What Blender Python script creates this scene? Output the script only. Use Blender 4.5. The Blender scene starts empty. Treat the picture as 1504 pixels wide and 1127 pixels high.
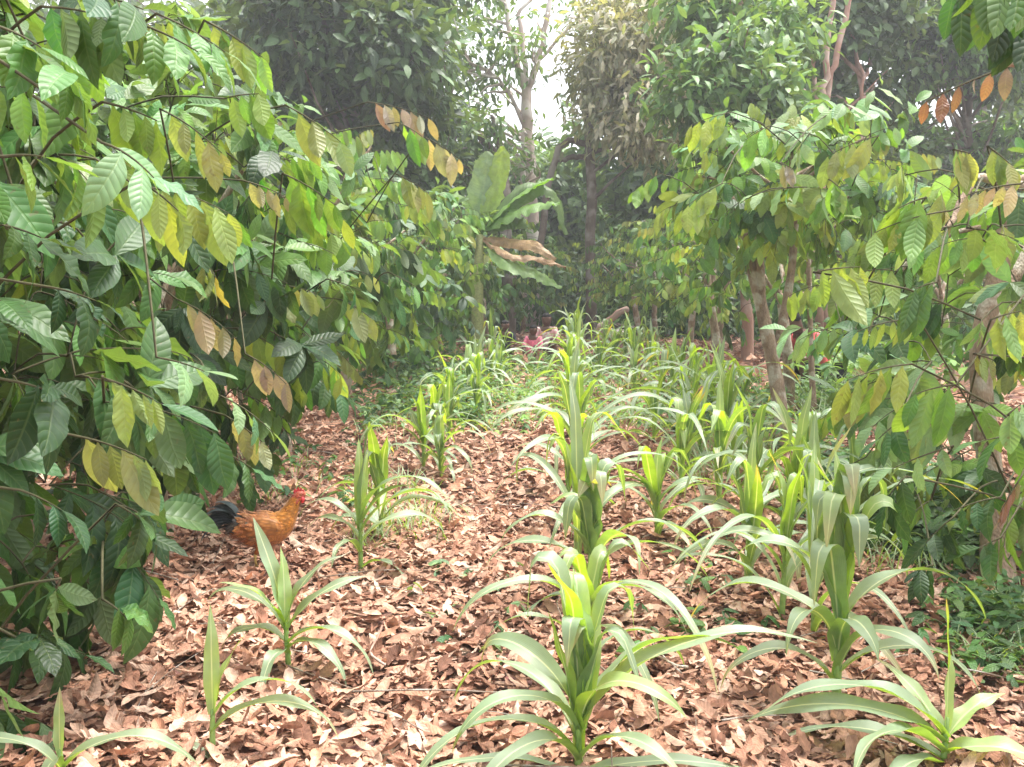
import bpy, math, random
import numpy as np
from mathutils import Vector, Matrix

C = bpy.context.scene.collection
R = math.radians
rng = np.random.default_rng(11)
random.seed(5)

# ------------------------------------------------------------------ camera frame (pixels of the 1504 x 1127 photograph)
FPX = 1400.0
YAW, PITCH, CAMZ = R(3.8), R(6.6), 1.6
CAM = np.array([0, 0, CAMZ])
FWD = np.array([-math.sin(YAW) * math.cos(PITCH), math.cos(YAW) * math.cos(PITCH), -math.sin(PITCH)])
RGT = np.array([math.cos(YAW), math.sin(YAW), 0])
UPV = np.cross(RGT, FWD)

def P(px, py, d):
    return CAM + FWD * d + RGT * ((px - 752) / FPX * d) + UPV * ((563.5 - py) / FPX * d)

def gz(x, y):
    return 0.025 * np.sin(x * 1.3 + 0.5) * np.cos(y * 0.9) + 0.02 * np.sin(x * 2.9 + y * 2.1)

def G(px, py):
    d = FWD + RGT * ((px - 752) / FPX) + UPV * ((563.5 - py) / FPX)
    k = -CAMZ / d[2]
    p = CAM + d * k
    return np.array([p[0], p[1], float(gz(p[0], p[1]))])

def on_ground(x, y):
    return np.array([x, y, float(gz(x, y))])

def nrm(v):
    v = np.asarray(v, float)
    return v / (np.linalg.norm(v) + 1e-9)

# ------------------------------------------------------------------ materials
def nodes_of(name):
    m = bpy.data.materials.new(name)
    m.use_nodes = True
    nt = m.node_tree
    for n in list(nt.nodes):
        nt.nodes.remove(n)
    out = nt.nodes.new('ShaderNodeOutputMaterial')
    return m, nt, out

def nd(nt, typ, ins=None, **kw):
    n = nt.nodes.new(typ)
    for k, v in kw.items():
        setattr(n, k, v)
    for k, v in (ins or {}).items():
        if isinstance(v, bpy.types.NodeSocket):
            nt.links.new(v, n.inputs[k])
        else:
            n.inputs[k].default_value = v
    return n

def mth(nt, op, a, b=0.0, c=0.0):
    return nd(nt, 'ShaderNodeMath', {0: a, 1: b, 2: c}, operation=op).outputs[0]

def mixc(nt, f, a, b, mode='MIX'):
    n = nt.nodes.new('ShaderNodeMix')
    n.data_type = 'RGBA'
    n.blend_type = mode
    for i, v in ((0, f), (6, a), (7, b)):
        if isinstance(v, bpy.types.NodeSocket):
            nt.links.new(v, n.inputs[i])
        else:
            n.inputs[i].default_value = v
    return n.outputs[2]

def leaf_material(name, veins=9.0, slant=1.3, trans=0.34, rough=0.46, spec=0.45, bump=0.3, tcol=(1.75, 1.68, 0.6), back=0.35, veinmix=0.26, backcol=(0.20, 0.26, 0.12)):
    m, nt, out = nodes_of(name)
    col = nd(nt, 'ShaderNodeAttribute', attribute_name='Col').outputs['Color']
    uv = nd(nt, 'ShaderNodeUVMap', uv_map='UVMap').outputs[0]
    sx = nd(nt, 'ShaderNodeSeparateXYZ', {0: uv})
    s = mth(nt, 'MULTIPLY', mth(nt, 'ABSOLUTE', mth(nt, 'SUBTRACT', sx.outputs[0], 0.5)), 2.0)
    q = mth(nt, 'FRACT', mth(nt, 'SUBTRACT', mth(nt, 'MULTIPLY', sx.outputs[1], veins), mth(nt, 'MULTIPLY', s, slant)))
    w = mth(nt, 'MULTIPLY', mth(nt, 'ABSOLUTE', mth(nt, 'SUBTRACT', q, 0.5)), 2.0)     # 1 on a vein, 0 between two
    vein = mth(nt, 'POWER', w, 9.0)
    mid = nd(nt, 'ShaderNodeMapRange', {0: s, 1: 0.03, 2: 0.09, 3: 1.0, 4: 0.0}).outputs[0]
    mask = mth(nt, 'MAXIMUM', mth(nt, 'MULTIPLY', vein, 0.8), mid)
    tc = nd(nt, 'ShaderNodeTexCoord')
    noi = nd(nt, 'ShaderNodeTexNoise', {'Vector': tc.outputs['Object'], 'Scale': 14.0, 'Detail': 3.0}).outputs[0]
    var = nd(nt, 'ShaderNodeMapRange', {0: noi, 1: 0.3, 2: 0.7, 3: 0.78, 4: 1.2}).outputs[0]
    base = mixc(nt, 1.0, col, nd(nt, 'ShaderNodeCombineColor', {0: var, 1: var, 2: var}).outputs[0], 'MULTIPLY')
    nb = nd(nt, 'ShaderNodeTexNoise', {'Vector': tc.outputs['Object'], 'Scale': 5.5, 'Detail': 4.0, 'Roughness': 0.6}).outputs[0]
    base = mixc(nt, nd(nt, 'ShaderNodeMapRange', {0: nb, 1: 0.45, 2: 0.75, 3: 0.0, 4: 0.55}).outputs[0], base, mixc(nt, 1.0, base, (0.72, 0.92, 0.6, 1), 'MULTIPLY'))
    ns_ = nd(nt, 'ShaderNodeTexNoise', {'Vector': tc.outputs['Object'], 'Scale': 38.0, 'Detail': 2.0}).outputs[0]
    base = mixc(nt, nd(nt, 'ShaderNodeMapRange', {0: ns_, 1: 0.68, 2: 0.74, 3: 0.0, 4: 0.5}).outputs[0], base, (0.14, 0.09, 0.04, 1))
    light = mixc(nt, 0.5, mixc(nt, 1.0, base, (1.9, 1.75, 1.6, 1), 'MULTIPLY'), (0.30, 0.36, 0.16, 1))
    base = mixc(nt, mth(nt, 'MULTIPLY', mask, veinmix), base, light)
    geo = nd(nt, 'ShaderNodeNewGeometry')
    base = mixc(nt, mth(nt, 'MULTIPLY', geo.outputs['Backfacing'], back), base, backcol + (1,))
    h = mth(nt, 'SUBTRACT', 1.0, mth(nt, 'MULTIPLY', w, w))
    h = mth(nt, 'SUBTRACT', h, mth(nt, 'MULTIPLY', mid, 0.8))
    bmp = nd(nt, 'ShaderNodeBump', {'Height': h, 'Strength': bump, 'Distance': 0.006}).outputs[0]
    pr = nd(nt, 'ShaderNodeBsdfPrincipled', {'Base Color': base, 'Roughness': rough, 'Specular IOR Level': spec, 'Normal': bmp})
    tl = nd(nt, 'ShaderNodeBsdfTranslucent', {'Color': mixc(nt, 1.0, base, tcol + (1,), 'MULTIPLY'), 'Normal': bmp})
    mx = nd(nt, 'ShaderNodeMixShader', {0: trans, 1: pr.outputs[0], 2: tl.outputs[0]})
    nt.links.new(mx.outputs[0], out.inputs[0])
    return m

def blade_material(name, trans=0.36, rough=0.42, spec=0.8):
    m, nt, out = nodes_of(name)
    col = nd(nt, 'ShaderNodeAttribute', attribute_name='Col').outputs['Color']
    uv = nd(nt, 'ShaderNodeUVMap', uv_map='UVMap').outputs[0]
    sx = nd(nt, 'ShaderNodeSeparateXYZ', {0: uv})
    s = mth(nt, 'MULTIPLY', mth(nt, 'ABSOLUTE', mth(nt, 'SUBTRACT', sx.outputs[0], 0.5)), 2.0)
    mid = nd(nt, 'ShaderNodeMapRange', {0: s, 1: 0.04, 2: 0.13, 3: 1.0, 4: 0.0}).outputs[0]
    par = mth(nt, 'SINE', mth(nt, 'MULTIPLY', sx.outputs[0], 95.0))
    tc = nd(nt, 'ShaderNodeTexCoord')
    noi = nd(nt, 'ShaderNodeTexNoise', {'Vector': tc.outputs['Object'], 'Scale': 16.0, 'Detail': 3.0}).outputs[0]
    var = nd(nt, 'ShaderNodeMapRange', {0: noi, 1: 0.3, 2: 0.7, 3: 0.8, 4: 1.2}).outputs[0]
    base = mixc(nt, 1.0, col, nd(nt, 'ShaderNodeCombineColor', {0: var, 1: var, 2: var}).outputs[0], 'MULTIPLY')
    geo = nd(nt, 'ShaderNodeNewGeometry')
    base = mixc(nt, mth(nt, 'MULTIPLY', mth(nt, 'SUBTRACT', 1.0, geo.outputs['Backfacing']), 0.45), base, (0.33, 0.40, 0.32, 1))
    base = mixc(nt, nd(nt, 'ShaderNodeMapRange', {0: par, 1: -1, 2: 1, 3: 0.0, 4: 0.18}).outputs[0], base, (0.28, 0.38, 0.20, 1))
    base = mixc(nt, mth(nt, 'MULTIPLY', mid, 0.75), base, (0.55, 0.62, 0.42, 1))
    bmp = nd(nt, 'ShaderNodeBump', {'Height': mth(nt, 'SUBTRACT', mth(nt, 'MULTIPLY', par, 0.25), mid), 'Strength': 0.35, 'Distance': 0.002}).outputs[0]
    pr = nd(nt, 'ShaderNodeBsdfPrincipled', {'Base Color': base, 'Roughness': rough, 'Specular IOR Level': spec, 'Normal': bmp})
    tl = nd(nt, 'ShaderNodeBsdfTranslucent', {'Color': mixc(nt, 1.0, base, (2.3, 2.1, 0.35, 1), 'MULTIPLY')})
    mx = nd(nt, 'ShaderNodeMixShader', {0: trans, 1: pr.outputs[0], 2: tl.outputs[0]})
    nt.links.new(mx.outputs[0], out.inputs[0])
    return m

def bark_material(name, c1, c2, c3, scale=9.0, bump=0.5):
    m, nt, out = nodes_of(name)
    tc = nd(nt, 'ShaderNodeTexCoord')
    mp = nd(nt, 'ShaderNodeMapping', {0: tc.outputs['Object'], 3: (1, 1, 0.45)})
    n1 = nd(nt, 'ShaderNodeTexNoise', {'Vector': mp.outputs[0], 'Scale': scale, 'Detail': 7.0, 'Roughness': 0.65}).outputs[0]
    n2 = nd(nt, 'ShaderNodeTexNoise', {'Vector': tc.outputs['Object'], 'Scale': scale * 0.45, 'Detail': 3.0}).outputs[0]
    n3 = nd(nt, 'ShaderNodeTexVoronoi', {'Vector': mp.outputs[0], 'Scale': scale * 6}).outputs[0]
    a = mixc(nt, nd(nt, 'ShaderNodeMapRange', {0: n1, 1: 0.35, 2: 0.65}).outputs[0], c1 + (1,), c2 + (1,))
    b = mixc(nt, nd(nt, 'ShaderNodeMapRange', {0: n2, 1: 0.50, 2: 0.60}).outputs[0], a, c3 + (1,))
    h = mth(nt, 'ADD', n1, mth(nt, 'MULTIPLY', n3, 0.4))
    bmp = nd(nt, 'ShaderNodeBump', {'Height': h, 'Strength': bump, 'Distance': 0.02}).outputs[0]
    pr = nd(nt, 'ShaderNodeBsdfPrincipled', {'Base Color': b, 'Roughness': 0.85, 'Specular IOR Level': 0.25, 'Normal': bmp})
    nt.links.new(pr.outputs[0], out.inputs[0])
    return m

def litter_material(name):
    m, nt, out = nodes_of(name)
    col = nd(nt, 'ShaderNodeAttribute', attribute_name='Col').outputs['Color']
    uv = nd(nt, 'ShaderNodeUVMap', uv_map='UVMap').outputs[0]
    sx = nd(nt, 'ShaderNodeSeparateXYZ', {0: uv})
    s = mth(nt, 'MULTIPLY', mth(nt, 'ABSOLUTE', mth(nt, 'SUBTRACT', sx.outputs[0], 0.5)), 2.0)
    q = mth(nt, 'FRACT', mth(nt, 'SUBTRACT', mth(nt, 'MULTIPLY', sx.outputs[1], 9.0), mth(nt, 'MULTIPLY', s, 1.3)))
    w = mth(nt, 'MULTIPLY', mth(nt, 'ABSOLUTE', mth(nt, 'SUBTRACT', q, 0.5)), 2.0)
    mid = nd(nt, 'ShaderNodeMapRange', {0: s, 1: 0.02, 2: 0.10, 3: 1.0, 4: 0.0}).outputs[0]
    mask = mth(nt, 'MAXIMUM', mth(nt, 'POWER', w, 10.0), mid)
    tc = nd(nt, 'ShaderNodeTexCoord')
    noi = nd(nt, 'ShaderNodeTexNoise', {'Vector': tc.outputs['Object'], 'Scale': 30.0, 'Detail': 5.0}).outputs[0]
    var = nd(nt, 'ShaderNodeMapRange', {0: noi, 1: 0.3, 2: 0.7, 3: 0.6, 4: 1.35}).outputs[0]
    base = mixc(nt, 1.0, col, nd(nt, 'ShaderNodeCombineColor', {0: var, 1: var, 2: var}).outputs[0], 'MULTIPLY')
    base = mixc(nt, mth(nt, 'MULTIPLY', mask, 0.3), base, mixc(nt, 1.0, base, (1.6, 1.5, 1.4, 1), 'MULTIPLY'))
    h = mth(nt, 'SUBTRACT', mth(nt, 'SUBTRACT', 1.0, mth(nt, 'MULTIPLY', w, w)), mid)
    bmp = nd(nt, 'ShaderNodeBump', {'Height': h, 'Strength': 0.4, 'Distance': 0.004}).outputs[0]
    pr = nd(nt, 'ShaderNodeBsdfPrincipled', {'Base Color': base, 'Roughness': 0.85, 'Specular IOR Level': 0.15, 'Normal': bmp})
    tl = nd(nt, 'ShaderNodeBsdfTranslucent', {'Color': base})
    mx = nd(nt, 'ShaderNodeMixShader', {0: 0.12, 1: pr.outputs[0], 2: tl.outputs[0]})
    nt.links.new(mx.outputs[0], out.inputs[0])
    return m

def ground_material():
    m, nt, out = nodes_of('soil')
    tc = nd(nt, 'ShaderNodeTexCoord')
    n1 = nd(nt, 'ShaderNodeTexNoise', {'Vector': tc.outputs['Object'], 'Scale': 22.0, 'Detail': 8.0, 'Roughness': 0.7}).outputs[0]
    n2 = nd(nt, 'ShaderNodeTexVoronoi', {'Vector': tc.outputs['Object'], 'Scale': 12.0}).outputs['Color']
    n3 = nd(nt, 'ShaderNodeTexNoise', {'Vector': tc.outputs['Object'], 'Scale': 0.8, 'Detail': 4.0}).outputs[0]
    a = mixc(nt, n1, (0.14, 0.075, 0.052, 1), (0.33, 0.19, 0.13, 1))
    a = mixc(nt, 0.25, a, mixc(nt, 1.0, a, n2, 'MULTIPLY'))
    a = mixc(nt, nd(nt, 'ShaderNodeMapRange', {0: n3, 1: 0.55, 2: 0.75, 3: 0, 4: 0.4}).outputs[0], a, (0.05, 0.07, 0.025, 1))
    bmp = nd(nt, 'ShaderNodeBump', {'Height': n1, 'Strength': 0.8, 'Distance': 0.03}).outputs[0]
    pr = nd(nt, 'ShaderNodeBsdfPrincipled', {'Base Color': a, 'Roughness': 0.9, 'Specular IOR Level': 0.2, 'Normal': bmp})
    nt.links.new(pr.outputs[0], out.inputs[0])
    return m

def plain_material(name, c, rough=0.6, spec=0.4, var=0.25, scale=30.0, sheen=0.0):
    m, nt, out = nodes_of(name)
    tc = nd(nt, 'ShaderNodeTexCoord')
    n1 = nd(nt, 'ShaderNodeTexNoise', {'Vector': tc.outputs['Object'], 'Scale': scale, 'Detail': 4.0}).outputs[0]
    v = nd(nt, 'ShaderNodeMapRange', {0: n1, 1: 0.3, 2: 0.7, 3: 1 - var, 4: 1 + var}).outputs[0]
    b = mixc(nt, 1.0, c + (1,), nd(nt, 'ShaderNodeCombineColor', {0: v, 1: v, 2: v}).outputs[0], 'MULTIPLY')
    bmp = nd(nt, 'ShaderNodeBump', {'Height': n1, 'Strength': 0.25, 'Distance': 0.01}).outputs[0]
    pr = nd(nt, 'ShaderNodeBsdfPrincipled', {'Base Color': b, 'Roughness': rough, 'Specular IOR Level': spec, 'Sheen Weight': sheen, 'Normal': bmp})
    nt.links.new(pr.outputs[0], out.inputs[0])
    return m

def attr_material(name, rough=0.6, spec=0.4, streak=60.0):
    m, nt, out = nodes_of(name)
    col = nd(nt, 'ShaderNodeAttribute', attribute_name='Col').outputs['Color']
    tc = nd(nt, 'ShaderNodeTexCoord')
    mp = nd(nt, 'ShaderNodeMapping', {0: tc.outputs['Object'], 3: (0.4, 1, 1)})
    n1 = nd(nt, 'ShaderNodeTexVoronoi', {'Vector': mp.outputs[0], 'Scale': streak}).outputs[0]
    v = nd(nt, 'ShaderNodeMapRange', {0: n1, 1: 0.0, 2: 0.7, 3: 1.25, 4: 0.6}).outputs[0]
    b = mixc(nt, 1.0, col, nd(nt, 'ShaderNodeCombineColor', {0: v, 1: v, 2: v}).outputs[0], 'MULTIPLY')
    bmp = nd(nt, 'ShaderNodeBump', {'Height': n1, 'Strength': 0.5, 'Distance': 0.006}).outputs[0]
    pr = nd(nt, 'ShaderNodeBsdfPrincipled', {'Base Color': b, 'Roughness': rough, 'Specular IOR Level': spec, 'Sheen Weight': 0.2, 'Normal': bmp})
    nt.links.new(pr.outputs[0], out.inputs[0])
    return m

M_LEAF = leaf_material('cocoa_leaf')
M_FAR = leaf_material('forest_leaf', trans=0.3, rough=0.45, bump=0.2)
M_WEED = leaf_material('weed_leaf', veins=6, trans=0.35, rough=0.5)
M_BLADE = blade_material('maize_blade')
M_BANANA = leaf_material('banana_leaf', veins=40, slant=2.0, trans=0.4, bump=0.3, veinmix=0.3)
M_LITTER = litter_material('dry_leaf')
M_BARK = bark_material('cocoa_bark', (0.20, 0.135, 0.09), (0.40, 0.30, 0.215), (0.46, 0.41, 0.33), 14.0, 0.9)
M_BARKD = bark_material('dark_bark', (0.10, 0.075, 0.055), (0.18, 0.14, 0.11), (0.26, 0.23, 0.20), 5.0)
M_BARKP = bark_material('pale_bark', (0.40, 0.31, 0.27), (0.52, 0.43, 0.38), (0.62, 0.56, 0.52), 3.0)
M_BARKR = bark_material('reddish_bark', (0.25, 0.14, 0.10), (0.36, 0.22, 0.17), (0.40, 0.30, 0.25), 5.0)
M_TWIG = plain_material('green_twig', (0.075, 0.07, 0.035), 0.8, 0.2)
M_STALK = plain_material('maize_stalk', (0.22, 0.34, 0.09), 0.45)
M_SOIL = ground_material()

# ------------------------------------------------------------------ mesh helpers
def tag(o, label=None, cat=None, group=None, kind=None):
    if label: o['label'] = label
    if cat: o['category'] = cat
    if group: o['group'] = group
    if kind: o['kind'] = kind
    return o

def thing(name, loc, label, cat, group=None):
    o = bpy.data.objects.new(name, None)
    o.empty_display_size = 0.2
    C.objects.link(o)
    o.location = loc
    return tag(o, label, cat, group)

def link(name, me, parent=None, origin=(0, 0, 0)):
    o = bpy.data.objects.new(name, me)
    C.objects.link(o)
    if parent is not None:
        o.parent = parent
    else:
        o.location = origin
    return o

def raw_mesh(name, co, quads, mats, uv=None, col=None, midx=None, origin=(0, 0, 0), smooth=True):
    me = bpy.data.meshes.new(name)
    co = np.asarray(co, np.float32) - np.asarray(origin, np.float32)
    quads = np.asarray(quads, np.int32)
    me.vertices.add(len(co)); me.vertices.foreach_set('co', co.ravel())
    nf = len(quads)
    me.loops.add(nf * 4); me.loops.foreach_set('vertex_index', quads.ravel())
    me.polygons.add(nf)
    me.polygons.foreach_set('loop_start', np.arange(nf, dtype=np.int32) * 4)
    if midx is not None:
        me.polygons.foreach_set('material_index', np.asarray(midx, np.int32))
    me.polygons.foreach_set('use_smooth', np.full(nf, smooth))
    if uv is not None:
        l = me.uv_layers.new(name='UVMap')
        l.data.foreach_set('uv', np.asarray(uv, np.float32)[quads.ravel()].ravel())
    if col is not None:
        a = me.attributes.new('Col', 'FLOAT_COLOR', 'POINT')
        c4 = np.ones((len(co), 4), np.float32); c4[:, :3] = col
        a.data.foreach_set('color', c4.ravel())
    for m in mats:
        me.materials.append(m)
    me.update(calc_edges=True)
    me.validate()
    return me

def tube_arrays(pts, radii, sides=6):
    pts = np.asarray(pts, float); n = len(pts)
    radii = np.asarray(radii, float)
    tan = np.gradient(pts, axis=0)
    tan /= np.linalg.norm(tan, axis=1, keepdims=True) + 1e-9
    ref = np.array([1.0, 0, 0]) if abs(tan[0][0]) < 0.8 else np.array([0, 1.0, 0])
    a = np.cross(tan, ref); a /= np.linalg.norm(a, axis=1, keepdims=True) + 1e-9
    b = np.cross(tan, a)
    th = np.arange(sides) / sides * 2 * np.pi
    co = pts[:, None] + radii[:, None, None] * (np.cos(th)[None, :, None] * a[:, None] + np.sin(th)[None, :, None] * b[:, None])
    i = np.arange(n - 1)[:, None] * sides; j = np.arange(sides)[None]
    k = (j + 1) % sides
    q = np.stack([i + j, i + k, i + sides + k, i + sides + j], -1).reshape(-1, 4)
    return co.reshape(-1, 3), q

class Tubes:
    def __init__(s): s.co = []; s.q = []; s.n = 0
    def add(s, pts, radii, sides=6):
        co, q = tube_arrays(pts, radii, sides)
        s.co.append(co); s.q.append(q + s.n); s.n += len(co)
    def cap(s, pts, radii, sides=8):
        # a closed tube: ends pulled to a point
        pts = [np.asarray(p, float) for p in pts]
        d0 = nrm(pts[0] - pts[1]) * 0.002; d1 = nrm(pts[-1] - pts[-2]) * 0.002
        s.add([pts[0] + d0] + pts + [pts[-1] + d1], [0.0005] + list(radii) + [0.0005], sides)
    def arrays(s):
        return np.concatenate(s.co), np.concatenate(s.q)
    def build(s, name, mat, parent=None, origin=(0, 0, 0)):
        co, q = s.arrays()
        return link(name, raw_mesh(name, co, q, [mat], origin=origin), parent, origin)

def smooth_path(pts, n=12, wob=0.0, r=None):
    pts = np.asarray(pts, float)
    m = len(pts)
    t = np.linspace(0, m - 1, n)
    P_ = np.vstack([2 * pts[0] - pts[1], pts, 2 * pts[-1] - pts[-2]])
    out = []
    for x in t:
        i = min(int(x), m - 2); f = x - i
        p0, p1, p2, p3 = P_[i], P_[i + 1], P_[i + 2], P_[i + 3]
        out.append(0.5 * (2 * p1 + (p2 - p0) * f + (2 * p0 - 5 * p1 + 4 * p2 - p3) * f * f + (3 * p1 - p0 - 3 * p2 + p3) * f ** 3))
    out = np.array(out)
    if wob:
        out[1:-1] += (r or rng).normal(0, wob, (n - 2, 3))
    return out

def leaf_arrays(O, D, N, L, W, bend, fold, cup, col, nt, ns, prof='cocoa', ripple=None, phase=None):
    """All the leaves of one mesh at once: arrays over leaves, a (nt+1) x (ns+1) grid each."""
    O, D, N = (np.asarray(a, float) for a in (O, D, N))
    L, W, bend, fold, cup = (np.asarray(a, float)[:, None, None] for a in (L, W, bend, fold, cup))
    D = D / (np.linalg.norm(D, axis=1, keepdims=True) + 1e-9)
    N = N - (N * D).sum(1, keepdims=True) * D
    N = N / (np.linalg.norm(N, axis=1, keepdims=True) + 1e-9)
    Y = np.cross(N, D)
    t = np.linspace(0, 1, nt + 1)[None, :, None]
    s = np.linspace(-1, 1, ns + 1)[None, None, :]
    if prof == 'cocoa':
        if nt >= 6:
            tt = np.clip((t - 0.06) / 0.94, 0, 1)
            w = np.sin(np.pi * tt ** 0.92) ** 0.72 * (1 - 0.1 * tt) * np.where(tt > 0.86, 0.42 + 0.58 * (1 - (tt - 0.86) / 0.14) , 1.0)
            w = np.maximum(w, 0.035 * (t < 0.07))
        else:
            w = np.sin(np.pi * np.clip(t, 0.02, 0.985)) ** 0.75
    elif prof == 'lance':
        w = np.sin(np.pi * np.clip(t, 0.03, 0.98) ** 0.8) ** 0.9
    else:
        w = np.sin(np.pi * np.clip(t, 0.05, 0.97) ** 0.8) ** 0.6
    b = np.where(np.abs(bend) < 1e-3, 1e-3, bend)
    x = L * np.sin(b * t) / b + 0 * s
    z0 = -L * (1 - np.cos(b * t)) / b + 0 * s
    hw = W * 0.5 * w
    y = s * hw * np.cos(fold)
    z = z0 + np.abs(s) * hw * np.sin(fold) + cup * s * s * hw
    if ripple is not None:
        rp = np.asarray(ripple)[:, None, None]; ph = np.asarray(phase)[:, None, None]
        z = z + rp * hw * np.abs(s) * np.sin(t * 19 + ph + s * 1.2)
        y = y + 0.35 * rp * hw * np.sin(t * 7 + ph) 
    co = O[:, None, None] + x[..., None] * D[:, None, None] + y[..., None] * Y[:, None, None] + z[..., None] * N[:, None, None]
    n = len(O); V = (nt + 1) * (ns + 1)
    uv = np.stack(np.broadcast_arrays((s + 1) / 2 + 0 * t, t + 0 * s), -1).reshape(1, V, 2)
    uv = np.broadcast_to(uv, (n, V, 2)).reshape(-1, 2)
    cc = np.repeat(np.asarray(col, float), V, axis=0)
    i = np.arange(nt)[:, None] * (ns + 1); j = np.arange(ns)[None]
    q = np.stack([i + j, i + j + 1, i + ns + 2 + j, i + ns + 1 + j], -1).reshape(-1, 4)[:, ::-1]
    q = (q[None] + (np.arange(n) * V)[:, None, None]).reshape(-1, 4)
    return co.reshape(-1, 3), q, uv, cc

class Leaves:
    def __init__(s): s.d = []
    def add(s, O, D, N, L, W, bend, fold, cup, col):
        s.d.append((np.asarray(O), np.asarray(D), np.asarray(N), L, W, bend, fold, cup, np.asarray(col)))
    def build(s, name, mat, parent=None, origin=(0, 0, 0), nt=8, ns=4, twigs=None, twigmat=None, prof='cocoa', ripple=0.12):
        k = len(s.d)
        cols = list(zip(*s.d))
        rp = np.abs(rng.normal(0, ripple, k)); ph = rng.uniform(0, 6.3, k)
        co, q, uv, cc = leaf_arrays(*[np.array(c) for c in cols], nt, ns, prof, rp, ph)
        mats = [mat]; midx = np.zeros(len(q), int)
        if twigs is not None and twigs.n:
            tco, tq = twigs.arrays()
            q = np.vstack([q, tq + len(co)]); midx = np.concatenate([midx, np.ones(len(tq), int)])
            co = np.vstack([co, tco]); uv = np.vstack([uv, np.zeros((len(tco), 2))]); cc = np.vstack([cc, np.ones((len(tco), 3)) * 0.1])
            mats.append(twigmat)
        return link(name, raw_mesh(name, co, q, mats, uv, cc, midx, origin), parent, origin)

# ------------------------------------------------------------------ leaf colours (albedo)
def pick(kind):
    r = rng.uniform(0.75, 1.3)
    h = rng.normal(0, 0.12)
    base = {
        'dark':   (0.030, 0.070, 0.024),
        'mature': (0.050, 0.115, 0.034),
        'mid':    (0.085, 0.180, 0.042),
        'lime':   (0.160, 0.285, 0.055),
        'flush':  (0.240, 0.320, 0.080),
        'olive':  (0.240, 0.270, 0.100),
        'bronze': (0.300, 0.225, 0.190),
        'tan':    (0.350, 0.300, 0.190),
        'red':    (0.250, 0.130, 0.095),
        'yellow': (0.420, 0.370, 0.080),
        'pale':   (0.190, 0.300, 0.140),
    }[kind]
    return np.array([base[0] * r * (1 + h), base[1] * r, base[2] * r * (1 - 0.3 * h)])

def shoot(Lv, Tw, B, D, length, n, leafL, kind, mode, tr=0.0035, sag=0.25, wr=0.43, stem=None):
    """One leafy twig: leaves set alternately, hanging in a row ('hang') or spread out flat ('spread')."""
    B = np.asarray(B, float); D = nrm(D)
    u = np.linspace(0, 1, 7)[:, None]
    pts = B + D * length * u + np.array([0, 0, -1.0]) * sag * length * u ** 2
    if Tw is not None:
        pp = pts if stem is None else np.vstack([smooth_path([stem, (np.asarray(stem) + B) / 2 + [0, 0, 0.04], B], 5)[:-1], pts])
        Tw.add(pp, np.linspace(tr * (1.0 if stem is None else 1.3), tr * 0.4, len(pp)), 5)
    tg = nrm(D + np.array([0, 0, -sag]))
    side = nrm(np.cross(D, [0, 0, 1]) + 1e-6)
    for i in range(n):
        f = (i + 0.9) / n
        o = B + D * length * f + np.array([0, 0, -1.0]) * sag * length * f * f
        sg = 1 if i % 2 else -1
        last = i == n - 1
        l = leafL * rng.uniform(0.6, 1.15) * (0.8 if last else 1.0)
        if mode == 'rosette':
            th = i * 2.4 + pts[0][0] * 9
            a_ = nrm(np.cross(D, [0.1, 0.2, 1.0])); b_ = np.cross(D, a_)
            rad_ = a_ * math.cos(th) + b_ * math.sin(th)
            o = B + D * length * (0.55 + 0.45 * f)
            d = rad_ * rng.uniform(0.75, 1.0) + D * rng.uniform(0.1, 0.6) + np.array([0, 0, -1.0]) * rng.uniform(0.25, 0.8) + rng.normal(0, 0.08, 3)
            nn = np.array([0, 0, 0.8]) + 0.8 * D + rng.normal(0, 0.2, 3)
            bend = rng.normal(0.6, 0.25); fold = rng.uniform(0.05, 0.35); cup = rng.normal(-0.12, 0.1)
        elif mode == 'hang':
            d = np.array([0, 0, -1.0]) + tg * rng.uniform(0.1, 0.45) + side * sg * rng.uniform(0.05, 0.35) + rng.normal(0, 0.08, 3)
            nn = side * (1 if rng.random() < 0.8 else -1) * -1 + rng.normal(0, 0.35, 3)
            if np.dot(nn, CAM - o) < 0 and rng.random() < 0.6: nn = -nn
            bend = rng.normal(0.25, 0.25); fold = rng.uniform(0.1, 0.45); cup = rng.normal(-0.1, 0.12)
        else:
            d = tg * rng.uniform(0.35, 0.75) + side * sg * rng.uniform(0.45, 1.0) + np.array([0, 0, -1.0]) * rng.uniform(0.2, 1.05) + rng.normal(0, 0.12, 3)
            if last: d = tg + rng.normal(0, 0.2, 3)
            nn = np.array([0, 0, 0.85]) + 0.75 * nrm(D * [1, 1, 0.2]) + rng.normal(0, 0.25, 3)
            bend = rng.normal(0.6, 0.3); fold = rng.uniform(0.05, 0.4); cup = rng.normal(-0.12, 0.1)
        Lv.add(o, d, nn, l, l * wr * rng.uniform(0.9, 1.12), bend, fold, cup, pick(kind if not isinstance(kind, (list, tuple)) else kind[i % len(kind)]))

def px_shoot(Lv, Tw, a, b, d, n, lpx, kind, mode='hang', sag=0.15, tilt=0.0, wr=0.43, stem=None):
    """A twig given by its two ends in the photograph and its distance (tilt: metres the tip lies farther off)."""
    A = P(a[0], a[1], d); B = P(b[0], b[1], d + tilt)
    ln = float(np.linalg.norm(B - A))
    shoot(Lv, Tw, A, B - A, ln, n, lpx / FPX * d, kind, mode, 0.004, sag, wr, stem)

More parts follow.
